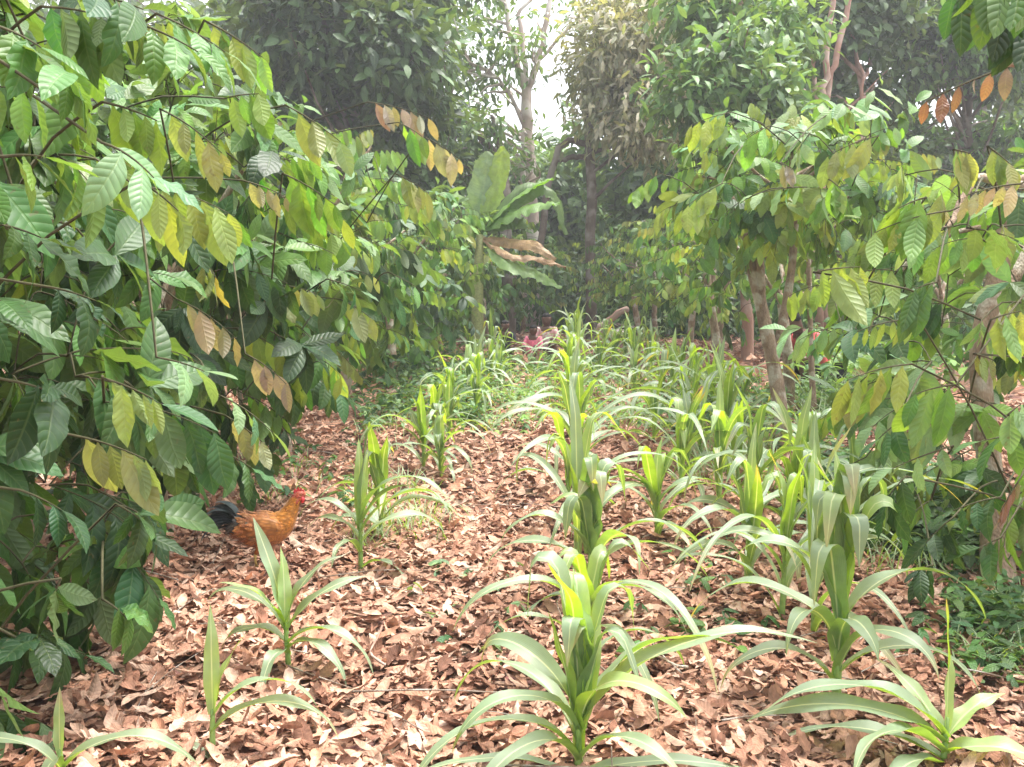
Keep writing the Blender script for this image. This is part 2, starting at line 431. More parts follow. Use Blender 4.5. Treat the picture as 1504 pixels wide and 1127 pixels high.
TREES = {}
def cocoa_tree(x, y, label, group, H=3.0, rad=(1.15, 1.25, 1.3), zc=1.7, n=120, leafL=0.23, nt=4, ns=2, flush=0.16, trunk=None, tr=0.075,
               heroes=None, zmin=0.3, tone=('mature', 'mature', 'mid', 'dark'), flushk=('flush', 'flush', 'lime', 'lime', 'olive'), nl=(6, 9), cx=0.0, cy=0.0, near=0.80):
    b = on_ground(x, y); b[2] -= 0.04
    t = thing('cocoa_tree', b, label, 'tree', group)
    T = Tubes()
    cen = np.array([x + cx, y + cy, zc])
    if trunk is None:
        lean = rng.normal(0, 0.12, 2)
        fork = np.array([x + lean[0], y + lean[1], min(1.25, zc * 0.75)])
        trunk = [[b, b * 0.5 + fork * 0.5 + np.append(rng.normal(0, 0.03, 2), 0), fork]]
    hubs = []
    for k, line in enumerate(trunk):
        p = smooth_path(line, 16)
        r0 = tr if k == 0 else tr * 0.62
        rr = np.linspace(r0, r0 * 0.72, 16) * (1 + 0.05 * np.sin(np.arange(16) * 1.7))
        if k == 0: rr[:3] *= [1.5, 1.22, 1.08]
        T.add(p, rr, 12)
        hubs.append((p[-1], r0 * 0.7))
    pts = []
    for k in range(max(5, 2 * len(hubs) + 2)):
        h, r0 = hubs[k % len(hubs)]
        th = k * 2.4 + rng.uniform(0, 0.8)
        e = cen + np.array([math.cos(th) * rad[0] * 0.72, math.sin(th) * rad[1] * 0.72, rad[2] * rng.uniform(0.0, 0.75)])
        m = h * 0.5 + e * 0.5 + np.array([0, 0, 0.12])
        p = smooth_path([h, m, e], 9, 0.012)
        T.add(p, np.linspace(r0 * 0.6, 0.012, 9), 7)
        pts += list(p[2:])
    T.build('trunk', M_BARK, t, b)
    pts = np.array(pts)
    Lv, Tw = Leaves(), Tubes()
    cand = []
    for _ in range(n * 4):
        if len(cand) >= n: break
        v = nrm(rng.normal(0, 1, 3))
        rr = rng.uniform(0.3, 1.0) ** 0.5
        p = cen + v * np.array(rad) * rr * (1 + 0.15 * math.sin(v[0] * 5 + x * 3) * math.cos(v[2] * 4 + y))
        if p[2] < zmin or p[2] > H + 0.2 or np.linalg.norm(p - CAM) < 1.5: continue
        rel = p - CAM; dz = rel @ FWD
        if dz > 0:
            ax, ay = 752 + FPX * (rel @ RGT) / dz, 563.5 - FPX * (rel @ UPV) / dz
            if 1150 < ax < 1225 and 455 < ay < 545 and dz < 12: continue
            if 1085 < ax < 1180 and 350 < ay < 650 and dz < 8.3: continue
            if 285 < ax < 480 and 600 < ay < 860 and dz < 5.6: continue       # the lane edge is open where the rooster walks
        cand.append((float(((pts - p) ** 2).sum(1).min()), p, v, rr))
    cand.sort(key=lambda c: c[0])
    wood = [q_ for q_ in pts]; used = [1.0] * len(wood)
    for _, p, v, rr in cand:
        dirn = nrm(v * 0.9 + [0, 0, 0.15] + rng.normal(0, 0.35, 3))
        wa = np.array(wood)
        iw = int(np.argmin(((wa - p) ** 2).sum(1) * np.array(used) + 0.002 * np.array(used)))
        stem = wa[iw]; used[iw] += 0.5
        wood.append(p); used.append(1.0)
        if rr > 0.75 and rng.random() < flush * (2.0 if v[2] > 0 else 0.9):
            kd = flushk[rng.integers(len(flushk))]
            shoot(Lv, Tw, p, dirn * [1, 1, 0.4], rng.uniform(0.2, 0.32), rng.integers(5, 8), leafL * 0.78, kd, 'hang', stem=stem, sag=0.3)
        else:
            kd = tone[rng.integers(len(tone))]
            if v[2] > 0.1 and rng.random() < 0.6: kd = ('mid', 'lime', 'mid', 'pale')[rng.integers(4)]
            if rng.random() < 0.27:
                tw = nrm(np.cross(v, [0, 0, 1.0]) * rng.choice([-1, 1]) + v * 0.7 + rng.normal(0, .2, 3))
                shoot(Lv, Tw, p, tw * [1, 1, 0.5], rng.uniform(0.22, 0.36), rng.integers(*nl), leafL * .95, kd, 'hang', stem=stem, sag=0.3)
            elif rng.random() < 0.6:
                shoot(Lv, Tw, p, dirn, rng.uniform(0.07, 0.13), rng.integers(6, 9), leafL * 1.02, kd, 'rosette', stem=stem, sag=0.3)
            else:
                shoot(Lv, Tw, p, dirn, rng.uniform(0.2, 0.36), rng.integers(*nl), leafL, kd, 'spread', stem=stem, sag=0.3)
    pts = np.array(wood)
    Lv.build('crown', M_LEAF, t, b, nt, ns, Tw, M_TWIG)
    for h in (heroes or []):
        h = (h[0], h[1], h[2] * near) + tuple(h[3:])
        L2, T2 = Leaves(), Tubes()
        a = P(h[0][0], h[0][1], h[2])
        iw = int(np.argmin(((pts - a) ** 2).sum(1) * np.array(used) ** 2)); stem = pts[iw]; used[iw] += 1.5
        px_shoot(L2, T2, *h[:7], **(h[7] if len(h) > 7 else {}), stem=stem)
        nm = 'young_shoot' if h[5] not in ('dark', 'mature', 'mid') else 'leafy_shoot'
        o = L2.build(nm, M_LEAF, t, b, 12, 6, T2, M_TWIG)
        if h[5] in ('bronze', 'tan', 'red'): o['label'] = 'bronze young leaves hanging from a thin twig'
    return t

# ------------------------------------------------------------------ setting: ground and leaf litter
def make_ground():
    u = np.linspace(-1, 1, 161)
    ax = np.sign(u) * (np.abs(u) * 10 + np.abs(u) ** 6 * 240)
    X, Y = np.meshgrid(ax, ax + 6)
    Z = gz(X, Y)
    n = len(u)
    i = np.arange(n - 1)[:, None] * n; j = np.arange(n - 1)[None]
    q = np.stack([i + j, i + j + 1, i + n + j + 1, i + n + j], -1).reshape(-1, 4)
    o = link('ground', raw_mesh('ground', np.stack([X, Y, Z], -1).reshape(-1, 3), q, [M_SOIL]))
    tag(o, 'brown soil of the plantation lane', None, None, 'structure')

make_ground()

def litter_colour(n):
    pal = np.array([(0.47, 0.28, 0.205), (0.38, 0.205, 0.145), (0.56, 0.37, 0.285), (0.29, 0.145, 0.10), (0.58, 0.41, 0.33), (0.49, 0.265, 0.18), (0.17, 0.085, 0.06)])
    k = rng.choice(len(pal), n, p=[.28, .22, .17, .09, .07, .12, .05])
    return pal[k] * rng.uniform(0.8, 1.2, (n, 1))

def make_litter():
    parts = []
    def patch(n, x0, x1, y0, y1, lo, hi, nt, ns, zmax):
        x = rng.uniform(x0, x1, n); y = y0 + (y1 - y0) * rng.random(n)
        z = gz(x, y) + 0.008 + zmax * rng.random(n) ** 1.5
        th = rng.uniform(0, 6.283, n); el = rng.normal(0, 0.14, n)
        D = np.stack([np.cos(th) * np.cos(el), np.sin(th) * np.cos(el), np.sin(el)], -1)
        N = np.stack([rng.normal(0, 0.24, n), rng.normal(0, 0.24, n), np.ones(n)], -1)
        fl = rng.random(n) < 0.35
        N[fl] *= -1
        L = rng.uniform(lo, hi, n) * np.where(rng.random(n) < 0.45, rng.uniform(0.35, 0.6, n), 1); W = L * rng.uniform(0.25, 0.52, n)
        bend = rng.normal(0, 0.6, n); fold = rng.normal(0.03, 0.28, n); cup = rng.normal(0, 0.42, n)
        z = z + np.abs(bend) * L * 0.10
        O = np.stack([x, y, z], -1) - D * L[:, None] * 0.5
        O[:, 2] = np.maximum(O[:, 2], gz(x, y) + 0.004)
        wet = 0.5 + 0.5 * np.sin(x * 1.9 + 1.3 * np.sin(y * 1.1)) * np.sin(y * 1.6 + 1.1 * np.sin(x * 0.9 + 2))
        lc = litter_colour(n) * [0.98, 0.97, 0.92] * (0.84 + 0.28 * wet)[:, None]
        parts.append(leaf_arrays(O, D, N, L, W, bend, fold, cup, lc, nt, ns, 'cocoa', np.abs(rng.normal(0.15, 0.22, n)), rng.uniform(0, 6.3, n)))
    patch(42000, -3.2, 3.2, 1.7, 6.2, 0.05, 0.14, 7, 4, 0.045)
    patch(36000, -5.5, 5.5, 6.2, 12, 0.06, 0.155, 5, 2, 0.05)
    patch(9000, -7.0, -3.6, 1.7, 7, 0.12, 0.23, 4, 2, 0.05)
    patch(4000, 3.4, 6.0, 1.7, 7, 0.12, 0.23, 4, 2, 0.05)
    patch(12000, -8, 8, 12, 26, 0.14, 0.26, 3, 2, 0.05)
    off = 0; co = []; q = []; uv = []; cc = []
    for a in parts:
        co.append(a[0]); q.append(a[1] + off); uv.append(a[2]); cc.append(a[3]); off += len(a[0])
    o = link('leaf_litter', raw_mesh('leaf_litter', np.concatenate(co), np.concatenate(q), [M_LITTER], np.concatenate(uv), np.concatenate(cc)))
    tag(o, 'dry curled pinkish brown leaves covering the ground', None, None, 'stuff')

make_litter()

def make_twigs():
    T = Tubes()
    for _ in range(260):
        x, y = rng.uniform(-3.2, 3.2), 1.9 + 9 * rng.random() ** 1.3
        th = rng.uniform(0, 6.283); l = rng.uniform(0.06, 0.30); r = rng.uniform(0.0015, 0.0045)
        z = float(gz(x, y)) + 0.05 + rng.uniform(0, 0.03)
        d = np.array([math.cos(th), math.sin(th), rng.normal(0, .08)]) * l
        p = np.array([x, y, z])
        T.cap(smooth_path([p - d, p + np.append(rng.normal(0, .03, 2), 0.01) * l * 4, p + d], 7), np.linspace(r, r * .5, 7), 5)
    o = T.build('twig_litter', bark_material('twig_bark', (.16, .11, .08), (.34, .27, .21), (.42, .38, .33), 30.0))
    tag(o, 'thin dead twigs and leaf stalks strewn over the dry leaves', None, None, 'stuff')
make_twigs()

# ------------------------------------------------------------------ maize
def blade_arrays(base, az, L, W, e0, e1, pw=1.3, wav=0.15, twist=0.0, n=18, ns=4, fold=0.5, col=(0.1, 0.2, 0.05)):
    t = np.linspace(0, 1, n + 1)
    if pw <= 1.7:
        g = t ** pw
    else:                                   # stands up, then folds over
        x = np.clip((t - (0.26 + 0.10 * pw)) / max(0.10, 0.42 - 0.07 * pw), 0, 1)
        g = x * x * (3 - 2 * x) * 0.92 + 0.08 * t
    el = R(e0) + (R(e1) - R(e0)) * g
    azz = R(az) + twist * t ** 1.5
    step = L / n
    d = np.stack([np.cos(el) * np.cos(azz), np.cos(el) * np.sin(azz), np.sin(el)], -1)
    c = np.vstack([base, base + np.cumsum(d[:-1] * step, axis=0)])
    sd = np.stack([-np.sin(azz), np.cos(azz), 0 * azz], -1)
    up = np.cross(d, sd) * 1.0
    rollv = twist * 0.9 * t ** 1.2
    sd2 = sd * np.cos(rollv)[:, None] + up * np.sin(rollv)[:, None]
    up = np.cross(d, sd2)
    sd = sd2
    w = W * 0.5 * np.minimum(1, 0.55 + (t / 0.22) * 0.45) * np.clip(1 - np.clip((t - 0.4) / 0.6, 0, 1) ** 1.9, 0.015, 1)
    fo = fold * (1 - t) ** 2 + 0.1
    s = np.linspace(-1, 1, ns + 1)
    ph = rng.uniform(0, 6.3, 2)
    rip = wav * np.sin(t[:, None] * 15 + ph[0] + (s[None] > 0) * ph[1]) * np.abs(s)[None] ** 1.5 * np.minimum(1, t * 4)[:, None]
    y = s[None] * (w * np.cos(fo))[:, None]
    z = np.abs(s)[None] * (w * np.sin(fo))[:, None] + rip * w[:, None]
    co = c[:, None] + sd[:, None] * y[..., None] + up[:, None] * z[..., None]
    uv = np.stack(np.broadcast_arrays((s[None] + 1) / 2, t[:, None]), -1).reshape(-1, 2)
    i = np.arange(n)[:, None] * (ns + 1); j = np.arange(ns)[None]
    q = np.stack([i + j, i + j + 1, i + ns + 2 + j, i + ns + 1 + j], -1).reshape(-1, 4)
    # colour: paler and yellower towards the whorl
    k = np.clip(1 - t / 0.35, 0, 1)[:, None]
    cc = np.array(col)[None] * (1 - 0.55 * k) + np.array([0.26, 0.40, 0.07])[None] * 0.55 * k
    if col[0] > 0.26: cc = np.repeat(np.array(col)[None], n + 1, axis=0)
    elif rng.random() < 0.35: cc = cc + (np.array([0.42, 0.32, 0.13]) - cc) * np.clip((t - rng.uniform(.7, .92)) / .12, 0, 1)[:, None]
    cc = np.repeat(cc, ns + 1, axis=0)
    q = q[:, ::-1]
    return co.reshape(-1, 3), q, uv, cc

def maize_blade_col(yg=False):
    r = rng.uniform(0.8, 1.25)
    if yg == 'dry': return np.array([0.40, 0.28, 0.14]) * r
    c = np.array([0.25, 0.40, 0.05]) if yg else np.array([0.135, 0.235, 0.10])
    return c * r

def maize_plant(b, label, group, H=0.6, blades=None, az0=None, nb=9, W=0.06, whole=False, seed=None, det=1.0, whorl=None):
    b = np.asarray(b, float)
    t = thing('maize_plant', b, label, 'maize', group)
    T = Tubes()
    lean = rng.normal(0, 0.04, 2)
    top = b + np.array([lean[0], lean[1], 1]) * H * 0.42
    sp = smooth_path([b - [0, 0, 0.03], b * 0.5 + top * 0.5, top], 7)
    T.cap(sp, np.linspace(0.013, 0.008, 7) * (0.7 + H * 0.6), 8)
    T.build('stalk', M_STALK, t, b)
    specs = []
    if blades is not None:
        specs += [tuple(s) for s in blades]
    else:
        az = rng.uniform(0, 360) if az0 is None else az0
        low = max(5, int(nb * 0.66)); vig = rng.uniform(0.85, 1.15)
        for i in range(nb):
            a = az + 180 * (i % 2) + rng.normal(0, 45)
            if i < low:
                f = i / (low - 1)
                L = H * rng.uniform(0.9, 1.5) * (0.75 + 0.35 * f) * vig
                specs.append((a, 0.04 + 0.44 * f, L, W * rng.uniform(0.58, 0.85), rng.uniform(62, 78) + 6 * f, rng.uniform(-95, -45), rng.uniform(0.85, 1.35), False))
            else:
                L = H * rng.uniform(0.62, 1.0) * vig
                up = rng.random() < .4
                specs.append((a, 0.40 + 0.15 * rng.random(), L, W * rng.uniform(0.85, 1.1), rng.uniform(76, 88), 62 if up else rng.uniform(-92, -50), rng.uniform(2.0, 4.0), rng.random() < 0.45))
        if rng.random() < 0.5:
            specs.append((rng.uniform(0, 360), 0.04, H * rng.uniform(.35, .5), W * .5, rng.uniform(20, 50), -80, 1.0, 'dry'))
    acc = []
    for (a, hf, L, w, e0, e1, pw, yg) in specs:
        k = min(1.0, hf / 0.55)
        i = k * 6; i0 = min(int(i), 5)
        st = sp[i0] * (1 - (i - i0)) + sp[i0 + 1] * (i - i0)
        arr = blade_arrays(st, a, L, w * 1.15, e0, e1, pw, 0.25, rng.normal(0, 0.5), int(20 * det) if not whole else 12, 4 if not whole else 2, 0.6, maize_blade_col(yg))
        if whole:
            acc.append(arr)
        else:
            link('leaf', raw_mesh('leaf', arr[0], arr[1], [M_BLADE], arr[2], arr[3], None, b), t)
    if whole:
        off = 0; L_ = [[], [], [], []]
        for a in acc:
            L_[0].append(a[0]); L_[1].append(a[1] + off); L_[2].append(a[2]); L_[3].append(a[3]); off += len(a[0])
        link('foliage', raw_mesh('foliage', *[np.concatenate(L_[0]), np.concatenate(L_[1])], [M_BLADE], np.concatenate(L_[2]), np.concatenate(L_[3]), None, b), t)
    return t

GM = 'young maize plants sown in rows down the lane'
# (azimuth, height on the stalk, length, width, start elevation, end elevation, how late it bends, yellow-green)
maize_plant(G(850, 1138), 'large maize plant in front in the middle row, broad blades arching to both sides', GM, 0.72, [
    (185, .42, .78, .075, 85, -90, 2.9, False), (170, .32, .66, .065, 74, -90, 1.3, False), (200, .15, .84, .05, 58, -88, 1.0, False), (6, .32, .88, .075, 58, -24, 1.0, False),
    (25, .32, .66, .065, 68, -25, 1.1, False), (268, .5, .40, .085, 86, -75, 3.2, False), (80, .5, .42, .075, 88, 66, 2, True), (30, .2, .5, .07, 82, 70, 2, True), (200, .2, .48, .07, 80, 72, 2, True), (255, .3, .58, .08, 86, -80, 3.6, False), (330, .3, .58, .07, 80, -70, 2.6, False), (10, .5, .6, .07, 80, -85, 2.6, False), (230, .1, .6, .06, 64, -80, 1.1, False), (235, .45, .55, .065, 84, 50, 2.6, True), (300, .3, .55, .06, 74, -60, 1.4, True),
    (190, .05, .58, .04, 30, -30, 1.0, False), (345, .06, .58, .045, 30, -25, 1.0, False), (320, .12, .55, .05, 62, -80, 1.2, False), (140, .2, .72, .055, 66, -80, 1.1, False), (215, .25, .6, .055, 70, -85, 1.2, False), (100, .5, .56, .07, 86, -50, 3.4, True)])
maize_plant(G(1385, 1122), 'maize plant by the bottom corner with one upright spear-shaped blade', GM, 0.45, [
    (100, 0.45, 0.43, 0.042, 89, 84, 1, True), (176, 0.35, 0.68, 0.075, 52, -50, 1.0, False), (190, 0.28, 0.72, 0.07, 42, -45, 1.0, False),
    (205, 0.2, 0.6, 0.07, 45, -30, 1.0, False), (165, 0.15, 0.55, 0.06, 30, -35, 1.0, False), (330, 0.2, 0.35, 0.07, 40, -40, 1.0, True), (20, 0.3, 0.3, 0.06, 60, -10, 1.0, True),
    (130, 0.3, 0.35, 0.05, 60, 0, 1.2, True), (220, 0.1, 0.5, 0.06, 38, -40, 1, False)])
maize_plant(G(1228, 1035), 'tallest maize plant with stacked drooping pale blades, before the shaded bank', GM, 1.3, [
    (200, .50, .52, .085, 86, -88, 3.0, False), (262, .55, .55, .09, 88, -75, 4.3, False), (20, .55, .58, .07, 80, -88, 2.3, False), (280, .40, .60, .09, 87, -89, 2.7, False), (170, .36, .62, .08, 76, -89, 1.7, False),
    (100, .55, .45, .08, 88, 70, 2, True), (330, .5, .55, .06, 75, -60, 2.4, True), (215, .22, .55, .075, 72, -88, 1.6, False), (262, .2, .5, .08, 78, -88, 1.7, False), (150, .28, .8, .065, 55, -80, 1.0, False), (185, .5, .5, .085, 87, 50, 3, True),
    (270, .62, .55, .09, 88, -88, 3.4, False), (225, .3, .65, .08, 80, -88, 2.2, False), (300, .15, .6, .07, 74, -88, 1.6, False), (10, .3, .75, .07, 70, -80, 1.2, False), (245, .4, .7, .085, 87, -85, 3.0, True), (350, .15, .7, .055, 58, -85, 1.0, False), (190, .1, .6, .06, 66, -88, 1.2, False)])
maize_plant(G(858, 1000), 'maize plant squeezed in directly behind the large front one', GM, .66, None, 20, 9, .062)
maize_plant(G(848, 832), 'bright green maize plant squeezed in just behind the folded pale whorl', GM, .78, None, 190, 10, .07)
maize_plant(G(846, 728), 'maize plant packed between the third and fourth of the middle row', GM, .8, None, 10, 10, .07)
maize_plant(G(1195, 930), 'maize plant with long thin arching blades left behind the tallest one', GM, .8, None, 170, 12, .06)
maize_plant(G(312, 1132), 'thin maize seedling with two upright blades before the rooster side', GM, 0.42, [
    (80, 0.5, 0.36, 0.045, 88, 82, 2, True), (8, 0.3, 0.52, 0.045, 52, -80, 1.0, False), (20, 0.45, 0.45, 0.04, 60, -78, 1.1, False), (60, 0.5, 0.28, 0.035, 74, 40, 1.5, True), (170, 0.06, 0.2, 0.03, 50, -40, 1, False)])
maize_plant(G(95, 1190), 'small maize plant cut by the frame edge with one arching blade', GM, 0.36, [
    (12, 0.3, 0.52, 0.05, 52, -80, 1.0, False), (100, 0.5, 0.2, 0.03, 88, 75, 1, True), (190, 0.3, 0.4, 0.04, 60, -50, 1, False), (280, 0.3, 0.3, 0.04, 60, -50, 1, False)])
maize_plant(G(425, 990), 'bushy small maize plant right before the orange rooster', GM, 0.52, [
    (165, 0.5, 0.46, 0.065, 80, 48, 1.5, False), (178, 0.4, 0.5, 0.055, 66, -70, 1.3, False), (25, 0.5, 0.38, 0.055, 74, 0, 1.6, False), (5, 0.42, 0.42, 0.05, 62, -10, 1.2, False),
    (350, 0.30, 0.48, 0.05, 50, -78, 1.0, False), (330, 0.25, 0.40, 0.05, 48, -82, 1.0, False), (190, 0.3, 0.36, 0.05, 55, -88, 1.1, False), (100, 0.55, 0.3, 0.05, 86, 70, 1.5, True),
    (210, 0.45, 0.36, 0.045, 70, 0, 1.4, True), (260, 0.2, 0.3, 0.05, 50, -85, 1, False)])
maize_plant(G(530, 852), 'slender maize plant with a tall hooked blade to the right of the rooster', GM, 0.74, [
    (8, 0.5, 0.80, 0.06, 88, -80, 2.9, False), (5, 0.40, 0.78, 0.05, 64, -62, 1.1, False), (352, 0.46, 0.74, 0.05, 68, -70, 1.2, False), (15, 0.3, 0.66, 0.045, 58, -78, 1.0, False), (345, .5, .7, .05, 74, -75, 1.3, False), (175, .4, .5, .045, 70, -85, 1.3, False),
    (100, 0.5, 0.45, 0.055, 86, 70, 2, True), (80, 0.45, 0.42, 0.05, 80, 60, 1.5, True), (190, 0.3, 0.4, 0.04, 70, -80, 1.4, False), (340, 0.1, 0.4, 0.04, 45, -70, 1, False), (250, 0.2, 0.4, 0.045, 65, -75, 1.2, False)])
maize_plant(G(868, 905), 'maize plant with a wide pale folded whorl, second in the middle row', GM, 0.8, [
    (265, 0.55, 0.42, 0.10, 86, -60, 4.5, False), (285, 0.5, 0.46, 0.09, 84, 30, 3.0, False), (20, 0.4, 0.75, 0.06, 62, -78, 1.1, False), (10, 0.34, 0.7, 0.055, 54, -70, 1.0, False),
    (185, 0.45, 0.6, 0.07, 72, -85, 1.3, False), (175, 0.34, 0.66, 0.055, 56, -70, 1.0, False), (165, 0.5, 0.45, 0.075, 78, -30, 2, True), (90, 0.55, 0.45, 0.08, 87, 72, 1.5, True),
    (30, 0.55, 0.42, 0.075, 80, 62, 1.5, True), (340, 0.15, 0.6, 0.05, 48, -75, 1, False), (200, 0.1, 0.5, 0.045, 48, -75, 1, False), (255, .55, .62, .09, 88, -80, 3.8, False), (300, .5, .6, .085, 87, -80, 3.4, False), (230, .4, .6, .08, 82, -85, 2.2, False), (320, .3, .65, .07, 74, -80, 1.5, False), (20, .55, .66, .075, 84, -80, 2.4, False)])
maize_plant(G(1148, 905), 'maize plant of thin crossing blades beside the tallest one', GM, 0.82, None, 170, 13, 0.055)
maize_plant(G(838, 775), 'third maize plant of the middle row, upright yellow green whorl', GM, 0.8, None, 5, 11, 0.075)
maize_plant(G(1105, 790), 'maize plant with sagging silvery blades in the row by the forked trunk', GM, 0.78, None, 185, 13, 0.07)
maize_plant(G(622, 690), 'upright maize plant at the edge of the creeping ground cover', GM, 0.62, None, 10, 12, 0.06)
maize_plant(G(852, 690), 'fourth maize plant of the middle row', GM, 0.84, None, 190, 11, 0.072)
maize_plant(G(1070, 682), 'broad maize plant standing close to the foot of the leaning forked trunk', GM, 0.82, None, 15, 13, 0.075)
maize_plant(G(1185, 745), 'maize plant half hidden behind the tallest one near the bank', GM, 0.75, None, 100, 12, 0.068)
maize_plant(G(1250, 800), 'maize plant in the shade of the thick trunk', GM, 0.62, None, 20, 8, 0.06)
for (px, py, H, row) in [
        (965, 800, .58, 'r'), (1098, 865, .62, 'r'), (1190, 835, .68, 'r'), (1085, 728, .62, 'r'), (1030, 690, .65, 'r'), (1010, 700, .6, 'r'), (930, 585, .65, 'r'), (880, 560, .7, 'r'), (905, 545, .75, 'r'), (1000, 575, .7, 'r'), (960, 550, .7, 'r'), (690, 545, .7, 'l'), (735, 575, .6, 'l'), (660, 655, .55, 'l'), (960, 660, .6, 'r'), (1160, 790, .7, 'r'), (560, 800, .6, 'l'), (648, 700, .55, 'l'),
        (840, 645, .82, 'm'), (850, 612, .8, 'm'), (838, 590, .8, 'm'), (846, 571, .84, 'm'), (838, 556, .86, 'm'), (846, 543, .95, 'm'), (840, 533, .9, 'm'), (846, 524, 1.0, 'm'),
        (662, 612, .62, 'l'), (700, 598, .7, 'l'), (688, 582, .66, 'l'), (722, 566, .72, 'l'), (740, 548, .74, 'l'), (722, 538, .7, 'l'), 
        (1010, 650, .7, 'r'), (1005, 628, .75, 'r'), (1045, 620, .78, 'r'), (970, 603, .72, 'r'), (985, 582, .75, 'r'), (955, 570, .72, 'r'), (930, 556, .74, 'r'), (950, 545, .76, 'r'), (918, 540, .75, 'r'), (938, 530, .8, 'r'), (902, 548, .7, 'r'), (890, 528, .75, 'r'), (1000, 735, .7, 'r'), (1055, 745, .7, 'r'), (1020, 600, .75, 'r'), (1060, 590, .7, 'r'), (1090, 630, .7, 'r'), (640, 660, .55, 'l'), (700, 620, .55, 'l')]:
    lab = {'m': 'far maize plant crowded into the end of the middle row', 'l': 'maize plant of the thin row between the rooster and the seated people', 'r': 'maize plant of the loose stand between the middle row and the right-hand cocoa trees'}[row]
    maize_plant(G(px, py), lab, {'m': 'far end of the middle maize row', 'l': 'maize of the thin left row', 'r': 'maize beside the right-hand cocoa trees'}[row], H, None, None, 12, 0.068, whole=True)

# ------------------------------------------------------------------ cocoa trees along the lane
GL, GR = 'cocoa trees lining the lane', 'cocoa trees lining the lane'
HL1 = [  # (twig start px, twig end px, distance, leaves, leaf length px, colour, mode, extra)
    ((205, 265), (262, 300), 2.9, 4, 118, 'flush', 'hang', dict(wr=.42)),
    ((110, 640), (215, 660), 3.3, 6, 105, 'olive', 'hang', dict(wr=.42)),
    ((150, 555), (225, 575), 3.2, 5, 92, 'flush', 'hang', dict(wr=.36)),
    ((230, 525), (300, 535), 3.4, 4, 90, 'pale', 'spread', dict()),
    ((10, 230), (60, 222), 2.4, 4, 110, 'lime', 'spread', dict()),
    ((150, 210), (225, 230), 2.7, 5, 110, 'pale', 'spread', dict(sag=.4)),
    ((60, 130), (105, 105), 2.5, 6, 110, 'mid', 'rosette', dict()),
    ((190, 30), (290, 60), 2.9, 6, 115, 'mid', 'spread', dict()),
    ((150, 150), (230, 165), 2.9, 5, 100, 'lime', 'hang', dict()),
    ((0, 40), (60, 60), 2.6, 6, 110, 'mid', 'spread', dict()),
    ((120, -10), (210, 0), 2.8, 7, 105, 'mature', 'spread', dict()),
    ((230, 20), (330, 60), 3.3, 7, 95, 'mid', 'spread', dict()),
    ((0, 330), (60, 340), 2.8, 6, 110, 'mature', 'spread', dict()),
    ((60, 420), (140, 430), 3.0, 6, 105, 'dark', 'spread', dict()),
    ((60, 10), (150, 10), 2.8, 6, 110, 'mid', 'hang', dict()),
    ((90, 850), (80, 870), 3.2, 6, 100, 'mature', 'rosette', dict()),
    ((150, 880), (190, 900), 3.3, 6, 85, 'mid', 'rosette', dict(sag=.3)),
    ((30, 720), (90, 740), 3.0, 5, 100, 'dark', 'spread', dict()),
    ((170, 740), (210, 760), 3.4, 7, 90, 'mature', 'rosette', dict()),
    ((20, 560), (80, 570), 2.8, 7, 120, 'dark', 'rosette', dict()),
    ((50, 950), (60, 930), 3.1, 7, 95, 'dark', 'rosette', dict()),
]
HL2 = [
    ((235, 160), (325, 200), 4.0, 5, 78, 'olive', 'hang', dict(sag=.25)),
    ((260, 440), (345, 470), 4.6, 5, 68, 'bronze', 'hang', dict(sag=.3)),
    ((360, 520), (420, 545), 5.0, 4, 56, 'bronze', 'hang', dict(sag=.3)),
    ((420, 155), (500, 195), 4.6, 4, 100, 'olive', 'hang', dict(wr=.42)),
    ((415, 255), (492, 285), 4.8, 6, 78, 'lime', 'hang', dict(sag=.2)),
    ((355, 265), (420, 280), 4.8, 5, 45, 'tan', 'hang', dict()),
    ((330, 145), (380, 130), 4.6, 4, 70, 'lime', 'hang', dict()),
    ((300, 30), (385, 70), 3.8, 6, 70, 'flush', 'hang', dict()),
    ((320, 580), (400, 610), 4.3, 6, 75, 'pale', 'spread', dict(sag=.3)),
    ((330, 610), (385, 640), 4.4, 4, 55, 'tan', 'hang', dict()),
    ((290, 310), (345, 310), 4.6, 5, 62, 'mid', 'hang', dict()),
    ((320, 660), (370, 680), 4.7, 5, 70, 'mature', 'spread', dict()),
]
HL3 = [
    ((540, 150), (630, 160), 7.0, 7, 48, 'bronze', 'hang', dict()),
    ((585, 180), (620, 195), 6.8, 4, 55, 'lime', 'hang', dict()),
    ((580, 255), (628, 275), 6.8, 4, 58, 'olive', 'hang', dict()),
    ((620, 200), (675, 225), 7.2, 5, 45, 'tan', 'hang', dict()),
    ((500, 440), (545, 460), 6.8, 4, 50, 'olive', 'hang', dict()),
    ((440, 355), (490, 365), 6.6, 5, 38, 'lime', 'hang', dict()),
    ((570, 400), (620, 420), 6.8, 5, 50, 'mid', 'spread', dict()),
    ((480, 410), (530, 420), 6.4, 5, 60, 'mature', 'spread', dict()),
]
cocoa_tree(-2.75, 3.15, 'cocoa tree with very large leaves overhanging the lane, its trunk outside the picture', GL, 3.3, (1.35, 1.45, 1.65), 1.7, 520, 0.26, 8, 4, 0.10, heroes=HL1, tr=0.08, tone=('mature', 'dark', 'mid', 'mature'), zmin=0.2)
cocoa_tree(-2.55, 5.6, 'cocoa tree with bronze young leaves, behind the large-leaved one and left of the rooster', GL, 3.0, (1.15, 1.25, 1.45), 1.6, 360, 0.25, 6, 4, 0.16, heroes=HL2, tr=0.07, tone=('mature', 'dark', 'mid', 'mature'), zmin=0.45)
